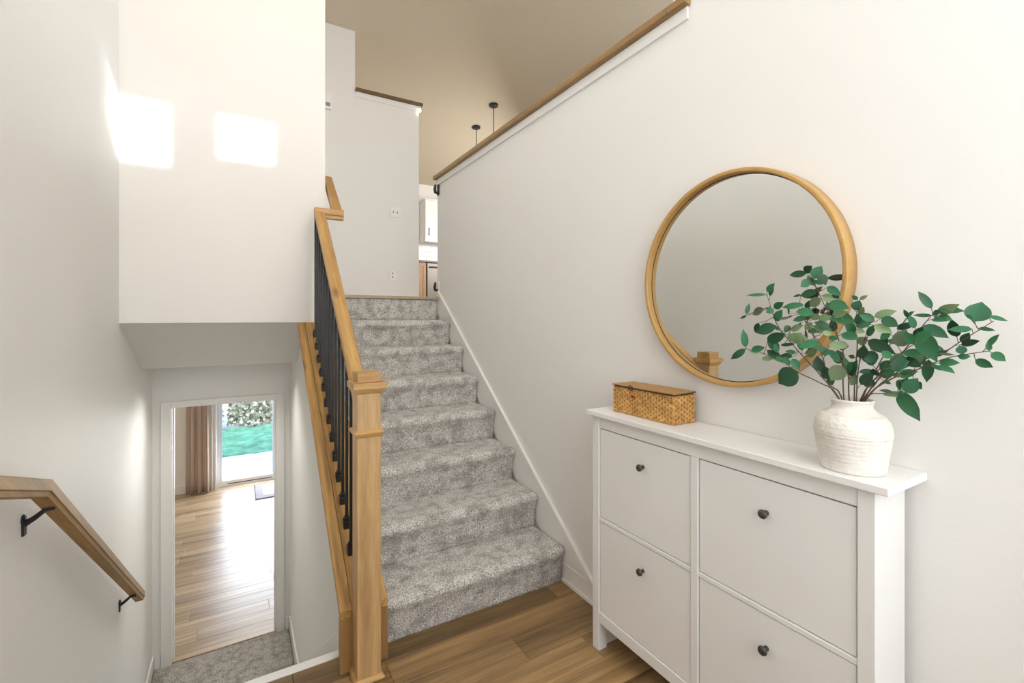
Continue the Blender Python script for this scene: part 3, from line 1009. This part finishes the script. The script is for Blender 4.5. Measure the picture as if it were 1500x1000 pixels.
# ------------------------------------------------------------------ vase
VX, VY, VZ = 1.374, 0.588, 1.0105
va = thing('clay_vase', (VX, VY, VZ), 'squat whitewashed ridged clay vase at the right end of the cabinet', 'vase')
ctrl = [(0.0, 0.0), (0.069, 0.0), (0.072, 0.004), (0.0725, 0.012), (0.075, 0.03), (0.079, 0.055), (0.0825, 0.078), (0.0840, 0.093), (0.0840, 0.106), (0.0825, 0.118), (0.0785, 0.1285), (0.0720, 0.1375), (0.0685, 0.1415), (0.0665, 0.1425), (0.0635, 0.1425), (0.056, 0.149),
        (0.0485, 0.154), (0.0450, 0.159), (0.0440, 0.164), (0.0452, 0.171), (0.0475, 0.176), (0.0478, 0.179), (0.0460, 0.181)]
P_ = np.array(ctrl[1:])
prof = [(0.0, 0.0)]
sg2 = np.r_[0, np.cumsum(np.linalg.norm(np.diff(P_, axis=0), axis=1))]
for s_ in np.linspace(0, sg2[-1], 90):
    r_, h_ = np.interp(s_, sg2, P_[:, 0]), np.interp(s_, sg2, P_[:, 1])
    if 0.02 < h_ < 0.132:
        r_ += 0.0003 * math.sin(h_ * 620) + 0.00025 * math.sin(h_ * 1430 + 1)
        if abs(h_ - 0.099) < 0.003 or abs(h_ - 0.092) < 0.002:
            r_ += 0.0012
    prof.append((r_, h_))
prof += [(0.042, 0.178), (0.038, 0.168), (0.039, 0.150), (0.07, 0.12), (0.07, 0.03), (0.0, 0.02)]
build('vessel', MB().lathe(prof, (VX, VY, VZ), 'Z', 72), M['vase'], va, smooth=True)

# ------------------------------------------------------------------ leafy branches in the vase
CS, SN = math.cos(TH), math.sin(TH)


def at_x(u, v, x):
    """point of the room at depth x (distance towards the right wall) as surveyed in the photograph"""
    a = (u - 750) / F_PX
    d = x / (SN + a * CS)
    return Vector((x, d * (CS - a * SN), EYE - d * (v - HZ) / F_PX))


A_ = lambda p: (1060 + 0.22 * p[0], 380 + 0.22 * p[1])
B_ = lambda p: (1250 + 0.22 * p[0], 410 + 0.22 * p[1])
stems = [  # polyline (zoom frames), depth of tip, label
    ('A', [(760, 935), (480, 590), (370, 455), (335, 380), (288, 232)], 1.345, 'leafy branch reaching up and left across the mirror glass'),
    ('A', [(752, 935), (640, 820), (490, 748), (410, 690), (310, 640), (148, 592)], 1.31, 'lowest leafy branch reaching farthest left over the mirror'),
    ('A', [(770, 935), (708, 830), (650, 620), (560, 440), (500, 335)], 1.40, 'leafy branch leaning left in front of the mirror rim'),
    ('A', [(800, 935), (795, 620), (770, 550), (720, 400), (650, 260), (590, 130), (540, 95)], 1.375, 'tallest leafy branch with the topmost leaves over the mirror'),
    ('A', [(835, 935), (828, 760), (770, 660), (640, 560), (540, 400)], 1.33, 'leafy branch bending left through the middle of the bunch'),
    ('A', [(870, 935), (880, 700), (890, 560), (872, 450), (890, 330)], 1.385, 'upright leafy branch just right of the mirror rim'),
    ('B', [(20, 800), (30, 620), (60, 450), (110, 280)], 1.37, 'upright leafy branch in the centre of the bunch'),
    ('B', [(60, 805), (150, 600), (250, 420), (350, 255)], 1.41, 'leafy branch leaning slightly right near the wall'),
    ('B', [(70, 805), (330, 480), (450, 320), (530, 225)], 1.36, 'leafy branch leaning right with a pointed leaf at its tip'),
    ('B', [(95, 805), (240, 665), (440, 590), (640, 515), (905, 472)], 1.40, 'low leafy branch stretching right with four small round leaves'),
    ('B', [(85, 805), (330, 590), (600, 480), (720, 405), (935, 272)], 1.42, 'longest leafy branch stretching right with a broad leaf near its tip'),
    ('B', [(105, 800), (200, 755), (310, 745)], 1.33, 'short leafy branch drooping right over the vase rim'),
    ('B', [(50, 805), (180, 620), (300, 500), (420, 415)], 1.30, 'leafy branch leaning right towards the room'),
]
leafA = [((285, 232), (150, 238), .16), ((290, 215), (342, 156), .45), ((150, 362), (172, 290), .36), ((262, 325), (192, 368), .55), ((335, 335), (280, 352), .75),
         ((335, 322), (402, 284), .5), ((152, 370), (110, 394), .25), ((345, 440), (212, 488), .52), ((232, 422), (208, 486), .4), ((345, 408), (392, 332), .55),
         ((370, 395), (442, 386), .3), ((145, 582), (130, 462), .36), ((142, 595), (48, 664), .38), ((185, 605), (278, 585), .45), ((292, 545), (412, 490), .5),
         ((372, 592), (290, 545), .6), ((345, 560), (352, 622), .5), ((380, 570), (478, 562), .25), ((492, 745), (365, 826), .86), ((455, 650), (372, 640), .5),
         ((455, 662), (506, 735), .6), ((400, 650), (445, 704), .5), ((470, 552), (520, 486), .9), ((630, 545), (498, 584), .45), ((440, 440), (405, 486), .7),
         ((450, 472), (534, 436), .4), ((592, 122), (655, 42), .72), ((550, 90), (436, 104), .36), ((540, 82), (592, 40), .6), ((568, 138), (512, 184), .75),
         ((640, 98), (682, 172), .55), ((600, 140), (664, 166), .4), ((690, 182), (782, 240), .52), ((622, 214), (508, 242), .4), ((512, 234), (462, 248), .35),
         ((662, 236), (738, 284), .55), ((640, 256), (574, 314), .6), ((532, 300), (388, 320), .3), ((540, 318), (622, 262), .4), ((600, 360), (480, 345), .5),
         ((700, 292), (838, 326), .5), ((712, 332), (688, 284), .6), ((722, 372), (832, 350), .4), ((742, 372), (880, 416), .6), ((642, 376), (568, 388), .65),
         ((640, 392), (722, 380), .55), ((552, 386), (458, 406), .4), ((702, 430), (628, 452), .5), ((780, 412), (700, 372), .5), ((870, 336), (908, 270), .8),
         ((892, 266), (852, 238), .6), ((905, 266), (962, 238), .45), ((1000, 404), (902, 366), .55), ((830, 572), (696, 566), .5), ((772, 592), (836, 576), .5),
         ((790, 492), (902, 534), .6), ((908, 434), (984, 418), .8), ((792, 708), (714, 806), .8), ((852, 836), (884, 760), .6), ((950, 610), (1006, 698), .9),
         ((938, 842), (1004, 800), .7), ((560, 642), (628, 594), .5), ((800, 664), (728, 672), .5), ((872, 652), (828, 640), .6), ((560, 480), (640, 470), .6),
         ((590, 420), (540, 470), .6), ((660, 480), (720, 500), .6), ((560, 545), (490, 500), .5), ((700, 520), (770, 530), .5), ((480, 620), (410, 610), .5)]
leafB = [((520, 190), (430, 74), .36), ((570, 196), (748, 208), .34), ((806, 276), (856, 144), 1.0), ((903, 240), (1032, 274), .3), ((790, 326), (628, 330), .4),
         ((835, 320), (948, 336), .34), ((726, 422), (774, 348), .6), ((728, 492), (708, 434), .95), ((698, 512), (784, 506), .6), ((906, 470), (894, 408), .5),
         ((920, 484), (1016, 542), .66), ((812, 530), (932, 582), .58), ((520, 236), (394, 234), .25), ((530, 222), (592, 212), .7), ((535, 240), (578, 254), .6),
         ((578, 250), (622, 276), .45), ((470, 302), (638, 388), .42), ((290, 322), (416, 288), .42), ((362, 246), (334, 194), .35), ((140, 244), (292, 204), .42),
         ((140, 270), (38, 224), .5), ((190, 252), (302, 312), .6), ((106, 288), (42, 312), .6), ((140, 302), (264, 354), .5), ((296, 442), (352, 324), .7),
         ((412, 424), (336, 346), .6), ((98, 402), (286, 494), .42), ((78, 500), (156, 548), .8), ((412, 410), (524, 334), .5), ((438, 350), (558, 545), .5),
         ((322, 488), (262, 608), .6), ((330, 490), (482, 478), .45), ((330, 522), (458, 582), .5), ((502, 530), (488, 682), .38), ((520, 560), (586, 604), .4),
         ((540, 432), (606, 470), .3), ((560, 490), (682, 500), .2), ((345, 748), (430, 652), .7), ((418, 690), (458, 726), .9), ((330, 722), (362, 648), .7),
         ((302, 742), (446, 942), .42), ((330, 736), (300, 770), .6), ((262, 746), (168, 734), .3), ((270, 630), (334, 642), .45), ((70, 692), (126, 648), .65),
         ((200, 668), (252, 692), .5), ((40, 612), (134, 600), .4), ((224, 598), (272, 644), .5), ((230, 400), (300, 420), .6), ((30, 420), (100, 380), .6),
         ((180, 470), (110, 430), .6), ((250, 520), (190, 470), .6), ((20, 330), (80, 350), .6), ((240, 350), (180, 400), .6)]


def leaf_mesh(base, tip, ratio, face, droop):
    """a pointed oval blade with a centre fold; base to tip"""
    base, tip = Vector(base), Vector(tip)
    ax = tip - base
    L_ = ax.length
    ax = ax / L_
    sidev = ax.cross(face)
    if sidev.length < 1e-4:
        sidev = Vector((0, 1, 0))
    sidev.normalize()
    nr = sidev.cross(ax).normalized()
    hw = L_ * ratio * 0.5
    st_ = []
    for k in range(11):
        t = k / 10
        w = math.sin(math.pi * t ** 0.78) ** 0.72 if 0 < t < 1 else 0.0
        if t > 0.72:
            w *= 1 - 0.55 * ((t - 0.72) / 0.28) ** 1.2
        st_.append((t, max(w, 0.04 if k == 0 else 0.0)))
    vs, fs = [], []
    for t, w in st_:
        c = base + ax * (t * L_) + nr * (droop * L_ * (t - t * t) * 1.2)
        e = nr * (0.20 * hw * w)
        vs += [c + sidev * (hw * w) + e, c, c - sidev * (hw * w) + e]
    for i in range(len(st_) - 1):
        a = i * 3
        fs += [(a, a + 1, a + 4, a + 3), (a + 1, a + 2, a + 5, a + 4)]
    return vs, fs


mouth = Vector((VX, VY, VZ + 0.176))
inside = Vector((VX, VY, VZ + 0.035))
branches = []
for n_, (fr_, pts, xt, lab) in enumerate(stems):
    cv = A_ if fr_ == 'A' else B_
    px = [cv(p) for p in pts]
    ln = [0.0]
    for a, b in zip(px[:-1], px[1:]):
        ln.append(ln[-1] + math.dist(a, b))
    xb_ = 1.355 + 0.04 * ((n_ * 0.37) % 1.0)
    P3 = []
    for p, l in zip(px, ln):
        t = l / ln[-1]
        P3.append(at_x(p[0], p[1], xb_ + (xt - xb_) * t))
    # start: just inside the mouth of the vase
    s0 = P3[0]
    off = Vector((s0.x - VX, s0.y - VY, 0))
    if off.length > 0.031:
        off *= 0.031 / off.length
    P3[0] = Vector((VX + off.x, VY + off.y, VZ + 0.182))
    foot = Vector((VX - off.x * 0.5 + 0.010 * math.cos(n_), VY - off.y * 0.5 + 0.010 * math.sin(n_), VZ + 0.04))
    # smooth the polyline
    Q = [foot] + P3
    cat = []
    for i in range(len(Q) - 1):
        p0, p1, p2, p3 = Q[max(i - 1, 0)], Q[i], Q[i + 1], Q[min(i + 2, len(Q) - 1)]
        for t in (0, 0.25, 0.5, 0.75):
            cat.append(0.5 * ((2 * p1) + (p2 - p0) * t + (2 * p0 - 5 * p1 + 4 * p2 - p3) * t * t + (3 * p1 - p0 - 3 * p2 + p3) * t ** 3))
    cat.append(Q[-1])
    br = thing('leafy_branch', foot, lab, 'branch', 'branches in the clay vase')
    rr = [0.0021 - 0.0013 * i / (len(cat) - 1) for i in range(len(cat))]
    sm = MB().tube(cat, rr, 6)
    branches.append(dict(root=br, px=px, P3=P3, mb=sm, fr=fr_))


def near_branch(q):
    best = None
    for b in branches:
        for i in range(len(b['px']) - 1):
            a, c = b['px'][i], b['px'][i + 1]
            dx, dy = c[0] - a[0], c[1] - a[1]
            t = ((q[0] - a[0]) * dx + (q[1] - a[1]) * dy) / (dx * dx + dy * dy)
            t = min(max(t, 0.12 if i == 0 else 0), 1)
            d = math.hypot(a[0] + dx * t - q[0], a[1] + dy * t - q[1])
            if best is None or d < best[0]:
                best = (d, b, b['P3'][i].lerp(b['P3'][i + 1], t))
    return best


eye = Vector((0, 0, EYE))
pet = {}
for fr_, lst in (('A', leafA), ('B', leafB)):
    cv = A_ if fr_ == 'A' else B_
    for (pb_, pt_, ratio) in lst:
        ub, ut = cv(pb_), cv(pt_)
        d, b, on = near_branch(ub)
        xb_ = min(max(on.x + rnd.uniform(-0.035, 0.012), 1.25), 1.445)
        bp = at_x(ub[0], ub[1], xb_)
        xt = min(max(xb_ + rnd.uniform(-0.018, 0.014), 1.23), 1.455)
        tp = at_x(ut[0], ut[1], xt)
        view = (eye - bp).normalized()
        face = (view + Vector((rnd.uniform(-.3, .3), rnd.uniform(-.3, .3), rnd.uniform(-.1, .4)))).normalized()
        vs, fs = leaf_mesh(bp, tp, min(ratio * 1.06, 0.95), face, rnd.uniform(-0.05, 0.22))
        mbl = MB().add(vs, fs)
        o = build('leaf', mbl, M['leaf'], b['root'], own_origin=False, smooth=True)
        # make the glossy upper side look to the room
        nrm = sum((p.normal * p.area for p in o.data.polygons), Vector())
        if nrm.dot(face) < 0:
            o.data.flip_normals()
        if rnd.random() < 0.22:
            o.data.flip_normals()
        # petiole from stem to blade
        if (bp - on).length > 0.002:
            mid = on.lerp(bp, 0.5) + Vector((0, 0, -0.004 if (bp - on).length > 0.02 else 0))
            b['mb'].tube([on, mid, bp], [0.0010, 0.0008, 0.0007], 5)
# smaller leaves filling the inside of the bunch
for n_, b in enumerate(branches):
    P3 = b['P3']
    for q in range(5 if n_ != 11 else 2):
        i = rnd.randrange(0, len(P3) - 1)
        t = rnd.uniform(0.35, 1.0) if i == 0 else rnd.uniform(0, 0.9)
        on = P3[i].lerp(P3[i + 1], t)
        dr = (P3[i + 1] - P3[i]).normalized()
        out = (dr + Vector((rnd.uniform(-.8, .5), rnd.uniform(-1, 1), rnd.uniform(-.5, .9)))).normalized()
        bp = on + out * 0.014
        tp = bp + (out + Vector((0, 0, rnd.uniform(-.4, .1)))).normalized() * rnd.uniform(0.030, 0.048)
        if max(bp.x, tp.x) > 1.455:
            continue
        face = ((eye - bp).normalized() + Vector((rnd.uniform(-.6, .6), rnd.uniform(-.6, .6), rnd.uniform(0, .8)))).normalized()
        vs, fs = leaf_mesh(bp, tp, rnd.uniform(0.42, 0.62), face, rnd.uniform(-0.05, 0.2))
        o = build('leaf', MB().add(vs, fs), M['leaf'], b['root'], smooth=True)
        nrm = sum((p.normal * p.area for p in o.data.polygons), Vector())
        if (nrm.dot(face) < 0) != (rnd.random() < 0.25):
            o.data.flip_normals()
        b['mb'].tube([on, bp], [0.0009, 0.0007], 5)
for b in branches:
    build('stem', b['mb'], M['stem'], b['root'], smooth=True)

# ------------------------------------------------------------------ upper level details
sw = thing('light_switch', (1.49, 5.5, 2.65), 'white double rocker light switch plate on the wall at the stair top', 'switch')


def wall_plate(root, x, z, w, h, y, marks):
    pl2 = build('plate', MB().box(x - w / 2, x + w / 2, y - 0.007, y - 0.0005, z - h / 2, z + h / 2), M['plate'], root, bevel=0.002)
    for (dx, dz, mw, mh, mt, nm) in marks:
        build(nm, MB().box(x + dx - mw / 2, x + dx + mw / 2, y - 0.010, y - 0.0072, z + dz - mh / 2, z + dz + mh / 2), M[mt], root, bevel=0.0008, seg=1)


def Yp(u, v, y):
    a = (u - 750) / F_PX
    d = y / (CS - a * SN)
    return Vector((d * (SN + a * CS), y, EYE - d * (v - HZ) / F_PX))


p = Yp(579, 311, 5.5)
sw.location = (p.x, 5.5, p.z - 0.06)
wall_plate(sw, p.x, p.z, 0.118, 0.118, 5.5, [(-0.024, 0, 0.012, 0.026, 'slot', 'toggle'), (0.024, 0, 0.012, 0.026, 'slot', 'toggle')])
p = Yp(575, 403, 5.5)
ot = thing('power_outlet', (p.x, 5.5, p.z - 0.06), 'white power outlet low on the wall at the stair top', 'outlet')
wall_plate(ot, p.x, p.z, 0.075, 0.118, 5.5, [(0, 0.022, 0.014, 0.02, 'slot', 'socket'), (0, -0.022, 0.014, 0.02, 'slot', 'socket')])
p = Yp(481, 149, 5.5)
ch = thing('door_chime', (p.x, 5.5, p.z - 0.09), 'white chime box high on the wall beside the stairwell wall corner', 'chime')
build('cover', MB().box(p.x - 0.05, p.x + 0.03, 5.47, 5.4995, p.z - 0.09, p.z + 0.09), M['plate'], ch, bevel=0.006)
build('grille', MB().box(p.x - 0.035, p.x + 0.015, 5.468, 5.4702, p.z - 0.06, p.z - 0.02), M['slot'], ch, bevel=0.0005, seg=1)

# glowing bulb added for a bright glint at the back wall ledge end
em, nt, N, L, B = new_mat('lamp_glow')
B.inputs['Emission Color'].default_value = (1, 0.96, 0.9, 1)
B.inputs['Emission Strength'].default_value = 9.0
p = Yp(615.5, 163, 5.5)
nl = thing('glint_bulb', (1.925, 5.48, 3.90), 'tiny glowing bulb added for a glint under the end of the dark wood ledge', 'lamp')
build('socket', MB().lathe([(0.012, 0.0), (0.012, 0.03), (0.006, 0.032)], (1.915, 5.475, 3.962), 'Z', 12), M['plate'], nl)
build('bulb', MB().lathe([(0.0, -0.022), (0.010, -0.019), (0.016, -0.008), (0.015, 0.004), (0.010, 0.016), (0.0, 0.018)], (1.915, 5.475, 3.945), 'Z', 14), em, nl, smooth=True, label='glowing bulb')

# pendants over the kitchen island
for k, (x, y_) in enumerate(((3.31, 6.75), (3.29, 6.12))):
    zc = ceil_z(y_)
    pd = thing('pendant_lamp', (x, y_, zc), ['black pendant lamp on a cord, the farther one of the pair', 'black pendant lamp on a cord, the nearer one of the pair'][k], 'pendant lamp', 'pendant lamps over the kitchen')
    build('canopy', MB().lathe([(0.0, -0.03), (0.05, -0.03), (0.066, -0.022), (0.068, 0.006), (0.0, 0.006)], (x, y_, zc), 'Z', 28), M['black'], pd, smooth=False)
    build('cord', MB().tube([(x, y_, zc - 0.028), (x, y_, zc - 1.35)], 0.006, 6), M['black'], pd)
    build('shade', MB().lathe([(0.02, 0.0), (0.03, -0.03), (0.06, -0.06), (0.14, -0.2), (0.145, -0.21), (0.135, -0.205), (0.055, -0.065), (0.015, -0.03)], (x, y_, zc - 1.34), 'Z', 28), M['black'], pd, smooth=True)

# gate hardware on the end of the right wall
for k, (u, v, lab) in enumerate(((641, 278, 'black gate latch bracket high on the end of the right wall'), (637, 425, 'black gate hinge bracket low at the top of the stairs'))):
    z = EYE + (HZ - v) * 0.0050
    z = [2.515, 1.668][k]
    gx, gy = 1.499, 3.79
    gb = thing('gate_bracket', (gx, gy, z - 0.04), lab, 'bracket')
    m = MB().box(gx - 0.009, gx - 0.0005, gy - 0.012, gy + 0.03, z - 0.05, z + 0.05)
    build('plate', m, M['black'] if k == 0 else M['plate'], gb, bevel=0.003)
    m = MB().tube([(gx - 0.009, gy + 0.008, z - 0.03), (gx - 0.03, gy + 0.008, z - 0.028), (gx - 0.036, gy + 0.008, z + 0.0), (gx - 0.03, gy + 0.008, z + 0.038)], [0.012, 0.014, 0.013, 0.008], 10)
    build('latch' if k == 0 else 'hinge_cup', m, M['black'], gb, smooth=True)

# kitchen beyond
uc = thing('wall_cupboard', (3.53, 8.88, 2.90), 'white shaker wall cupboard hanging in the far kitchen', 'cupboard')
build('carcass', MB().box(3.155, 3.93, 8.72, 9.049, 2.90, 3.72), M['white_cab'], uc, bevel=0.002)
build('crown', MB().box(3.135, 3.95, 8.69, 9.049, 3.72, 3.745), M['white_cab'], uc, bevel=0.006)
for (a, b, hx) in ((3.16, 3.54, 3.23), (3.545, 3.925, 3.855)):
    d = MB().box(a, a + 0.06, 8.70, 8.7195, 2.905, 3.715).box(b - 0.06, b, 8.70, 8.7195, 2.905, 3.715).box(a + 0.06, b - 0.06, 8.70, 8.7195, 2.905, 2.965).box(a + 0.06, b - 0.06, 8.70, 8.7195, 3.655, 3.715)
    d.box(a + 0.06, b - 0.06, 8.708, 8.7195, 2.965, 3.655)
    dd = build('door', d, M['white_cab'], uc)
    build('handle', MB().box(hx - 0.006, hx + 0.006, 8.672, 8.684, 3.02, 3.17).box(hx - 0.005, hx + 0.005, 8.684, 8.70, 3.03, 3.042).box(hx - 0.005, hx + 0.005, 8.684, 8.70, 3.148, 3.16), M['black'], dd, label='black bar handle')
bc = thing('base_cabinet', (2.8, 8.75, ZU), 'knotty brown wood base cabinet in the far kitchen', 'cabinet')
build('carcass', MB().box(2.45, 3.085, 8.47, 9.049, ZU + 0.1, 2.455), M['kwood'], bc)
build('toe_kick', MB().box(2.45, 3.085, 8.53, 9.049, ZU, ZU + 0.0995), M['kwood'], bc)
for (a, b) in ((2.46, 2.765), (2.772, 3.08)):
    d = MB().box(a, a + 0.055, 8.45, 8.4695, ZU + 0.11, 2.44).box(b - 0.055, b, 8.45, 8.4695, ZU + 0.11, 2.44).box(a + 0.055, b - 0.055, 8.45, 8.4695, 2.385, 2.44).box(a + 0.055, b - 0.055, 8.45, 8.4695, ZU + 0.11, ZU + 0.165).box(a + 0.055, b - 0.055, 8.459, 8.4695, ZU + 0.165, 2.385)
    build('door', d, M['kwood'], bc)
dwm = thing('dishwasher', (3.39, 8.75, ZU), 'stainless steel dishwasher beside the wood base cabinet', 'dishwasher')
build('housing', MB().box(3.10, 3.69, 8.48, 9.04, ZU, 2.45), M['counter'], dwm)
build('door', MB().box(3.105, 3.685, 8.45, 8.4795, ZU + 0.1, 2.445), M['steel'], dwm, bevel=0.004)
build('handle', MB().tube([(3.15, 8.45, 2.37), (3.15, 8.415, 2.37), (3.64, 8.415, 2.37), (3.64, 8.45, 2.37)], 0.011, 8), M['steel'], dwm, smooth=True)
ctp = build('countertop', MB().box(2.44, 4.4, 8.43, 9.045, 2.456, 2.487), M['counter'], bevel=0.003, label='dark countertop over the dishwasher and wood cabinet', cat='countertop')
bsp = thing('tile_backsplash', (3.4, 9.049, 2.488), 'white tiled backsplash below the white wall cupboard', 'backsplash')
for r in range(5):
    for c in range(9):
        xa = 2.6 + c * 0.2 + (0.1 if r % 2 else 0)
        build('tile', MB().box(xa + 0.0015, xa + 0.1985, 9.040, 9.049, 2.4885 + r * 0.082, 2.4885 + r * 0.082 + 0.079), M['tile'], bsp, bevel=0.002, seg=1)

# ------------------------------------------------------------------ lower room: glass door, curtain, doormat
gd = struct('door_2', MB().box(GX0, GX1, YG + 0.02, YG + 0.12, ZL, ZL + 0.035).box(GX0, GX1, YG + 0.02, YG + 0.12, GZ1 - 0.04, GZ1).box(GX0, GX0 + 0.03, YG + 0.02, YG + 0.12, ZL + 0.035, GZ1 - 0.04).box(GX1 - 0.03, GX1, YG + 0.02, YG + 0.12, ZL + 0.035, GZ1 - 0.04), M['vinyl'], bevel=0.003)
for (a, b, yy, nm) in ((GX0 + 0.03, 0.565, YG + 0.03, 'sliding_panel'), (0.50, GX1 - 0.03, YG + 0.075, 'fixed_panel')):
    s = 0.055
    za, zb = ZL + 0.036, GZ1 - 0.041
    pn = build(nm, MB().box(a, a + s * 0.6, yy, yy + 0.035, za, zb).box(b - s, b, yy, yy + 0.035, za, zb).box(a + s * 0.6, b - s, yy, yy + 0.035, za, za + 0.06).box(a + s * 0.6, b - s, yy, yy + 0.035, zb - 0.06, zb), M['vinyl'], gd, bevel=0.003)
    build('pane', MB().box(a + s * 0.6 - 0.005, b - s + 0.005, yy + 0.015, yy + 0.02, za + 0.055, zb - 0.055), M['glass'], pn)
build('track', MB().box(GX0 + 0.14, 0.49, YG + 0.0195, YG + 0.0298, ZL + 0.035, ZL + 0.046), M['mat_dark'], gd, label='dark sill track')


def curtain(name, x0, x1, yc, amp, nw, mat, label, cat):
    n = 120
    zs = [ZL + 0.012, ZL + 0.3, ZL + 0.9, ZL + 1.6, 0.92]
    vs, fs = [], []
    for j, z in enumerate(zs):
        fl_ = 1.0 - 0.12 * (j / (len(zs) - 1))
        for i in range(n + 1):
            t = i / n
            a = amp * fl_ * (math.sin(2 * math.pi * nw * t) + 0.35 * math.sin(2 * math.pi * nw * 2.3 * t + 1.0 + 0.3 * j))
            xc = (x0 + x1) / 2 + (x1 - x0) * (t - 0.5) * (1.0 if j > 1 else 1.02)
            vs.append((xc, yc + a, z))
    for j in range(len(zs) - 1):
        for i in range(n):
            a = j * (n + 1) + i
            fs.append((a, a + 1, a + n + 2, a + n + 1))
    r = thing(name, ((x0 + x1) / 2, yc, ZL), label, cat)
    m = MB().add(vs, fs)
    o = build('drape', m, mat, r, smooth=True)
    md = o.modifiers.new('cloth', 'SOLIDIFY')
    md.thickness = 0.003
    rings = MB()
    for k in range(nw + 1):
        x = x0 + (x1 - x0) * (k + 0.25) / (nw + 0.5)
        rings.box(x - 0.006, x + 0.006, yc - 0.004, yc + 0.004, 0.915, 0.955)
    build('hook', rings, M['black'], r)
    return r


curtain('curtain', -0.71, -0.41, 8.80, 0.03, 3, M['curtain'], 'beige linen curtain hanging beside the glass door', 'curtain')
curtain('sheer_curtain', -0.405, -0.31, 8.855, 0.018, 2, M['sheer'], 'white sheer curtain between the beige curtain and the glass', 'curtain')
rd = thing('curtain_rod', (0.7, 8.82, 0.96), 'black curtain rod above the glass door', 'curtain rod')
build('rod', MB().tube([(-0.95, 8.82, 0.962), (2.3, 8.82, 0.962)], 0.011, 10), M['black'], rd, smooth=True)
build('bracket', MB().box(-0.86, -0.84, 8.82, YG - 0.0005, 0.955, 0.97), M['black'], rd)
build('bracket', MB().box(2.2, 2.22, 8.82, YG - 0.0005, 0.955, 0.97), M['black'], rd)
mt_ = thing('doormat', (0.55, 8.42, ZL), 'grey bordered doormat on the floor inside the glass door', 'doormat')
build('backing', MB().box(0.215, 0.88, 8.07, 8.80, ZL + 0.0005, ZL + 0.008), M['mat_dark'], mt_, bevel=0.002)
build('border', MB().box(0.228, 0.868, 8.095, 8.79, ZL + 0.0082, ZL + 0.012), M['mat_mid'], mt_, bevel=0.001)
build('field', MB().box(0.325, 0.775, 8.19, 8.72, ZL + 0.0122, ZL + 0.015), M['mat_pale'], mt_, bevel=0.001)

# ------------------------------------------------------------------ garden
struct('patio', MB().box(-4, 6, YG + 0.14, 11.0, ZL - 0.16, ZL - 0.035), M['patio'], bevel=0.005)
g = np.random.default_rng(5)
nx_, ny_ = 130, 60
vs, fs = [], []
for j in range(ny_):
    for i in range(nx_):
        x = -6 + 14 * i / (nx_ - 1)
        y_ = 11.0 + 2.62 * j / (ny_ - 1)
        vs.append((x, y_, ZL - 0.06 + 0.02 * (y_ - 11) + g.normal(0, 0.018)))
for j in range(ny_ - 1):
    for i in range(nx_ - 1):
        a = j * nx_ + i
        fs.append((a, a + 1, a + nx_ + 1, a + nx_))
lawn = build('lawn', MB().add(vs, fs), M['grass'], smooth=False, label='green lawn behind the patio', cat='lawn', kind='stuff')
struct('ground', MB().box(-30, 30, 10.9, 60, ZL - 1.0, ZL - 0.13), M['earth'])
for n_, (bx, by, rx_, rz_, lab) in enumerate(((-0.95, 13.95, 0.60, 2.3, 'pale olive bush at the left end of the lawn edge'), (0.35, 14.0, 0.60, 2.2, 'pale olive bush behind the middle of the lawn'), (1.6, 13.95, 0.60, 2.4, 'pale olive bush at the right end of the lawn edge'))):
    bz = ZL - 0.03
    b_ = thing('bush', (bx, by, bz), lab, 'bush')
    fol = MB()
    for q in range(4600):
        th_, hh = g.uniform(0, 2 * math.pi), g.uniform(0, 1) ** 1.35
        r0 = g.uniform(0.0, 1.0) ** 0.5 * (1 - 0.55 * hh ** 3)
        c = Vector((bx + rx_ * r0 * math.cos(th_), by + 0.45 * r0 * math.sin(th_), bz + 0.07 + (rz_ - 0.1) * hh))
        u = Vector(g.normal(0, 1, 3)).normalized() * 0.06
        w = u.cross(Vector(g.normal(0, 1, 3))).normalized() * 0.04
        fol.add([c - u, c + w, c + u, c - w], [(0, 1, 2, 3)])
    build('foliage', fol, M['bush'], b_, kind='stuff')
    tw = MB()
    for q in range(14):
        a = g.uniform(0, 2 * math.pi)
        e = Vector((bx + rx_ * 0.8 * math.cos(a), by + 0.5 * math.sin(a), bz + rz_ * g.uniform(0.6, 1.1)))
        tw.tube([(bx + 0.05 * math.cos(a), by + 0.05 * math.sin(a), bz - 0.04), Vector((bx, by, bz)).lerp(e, 0.5) + Vector((0, 0, 0.15)), e], [0.025, 0.015, 0.005], 5)
    build('stems', tw, M['twig'], b_)
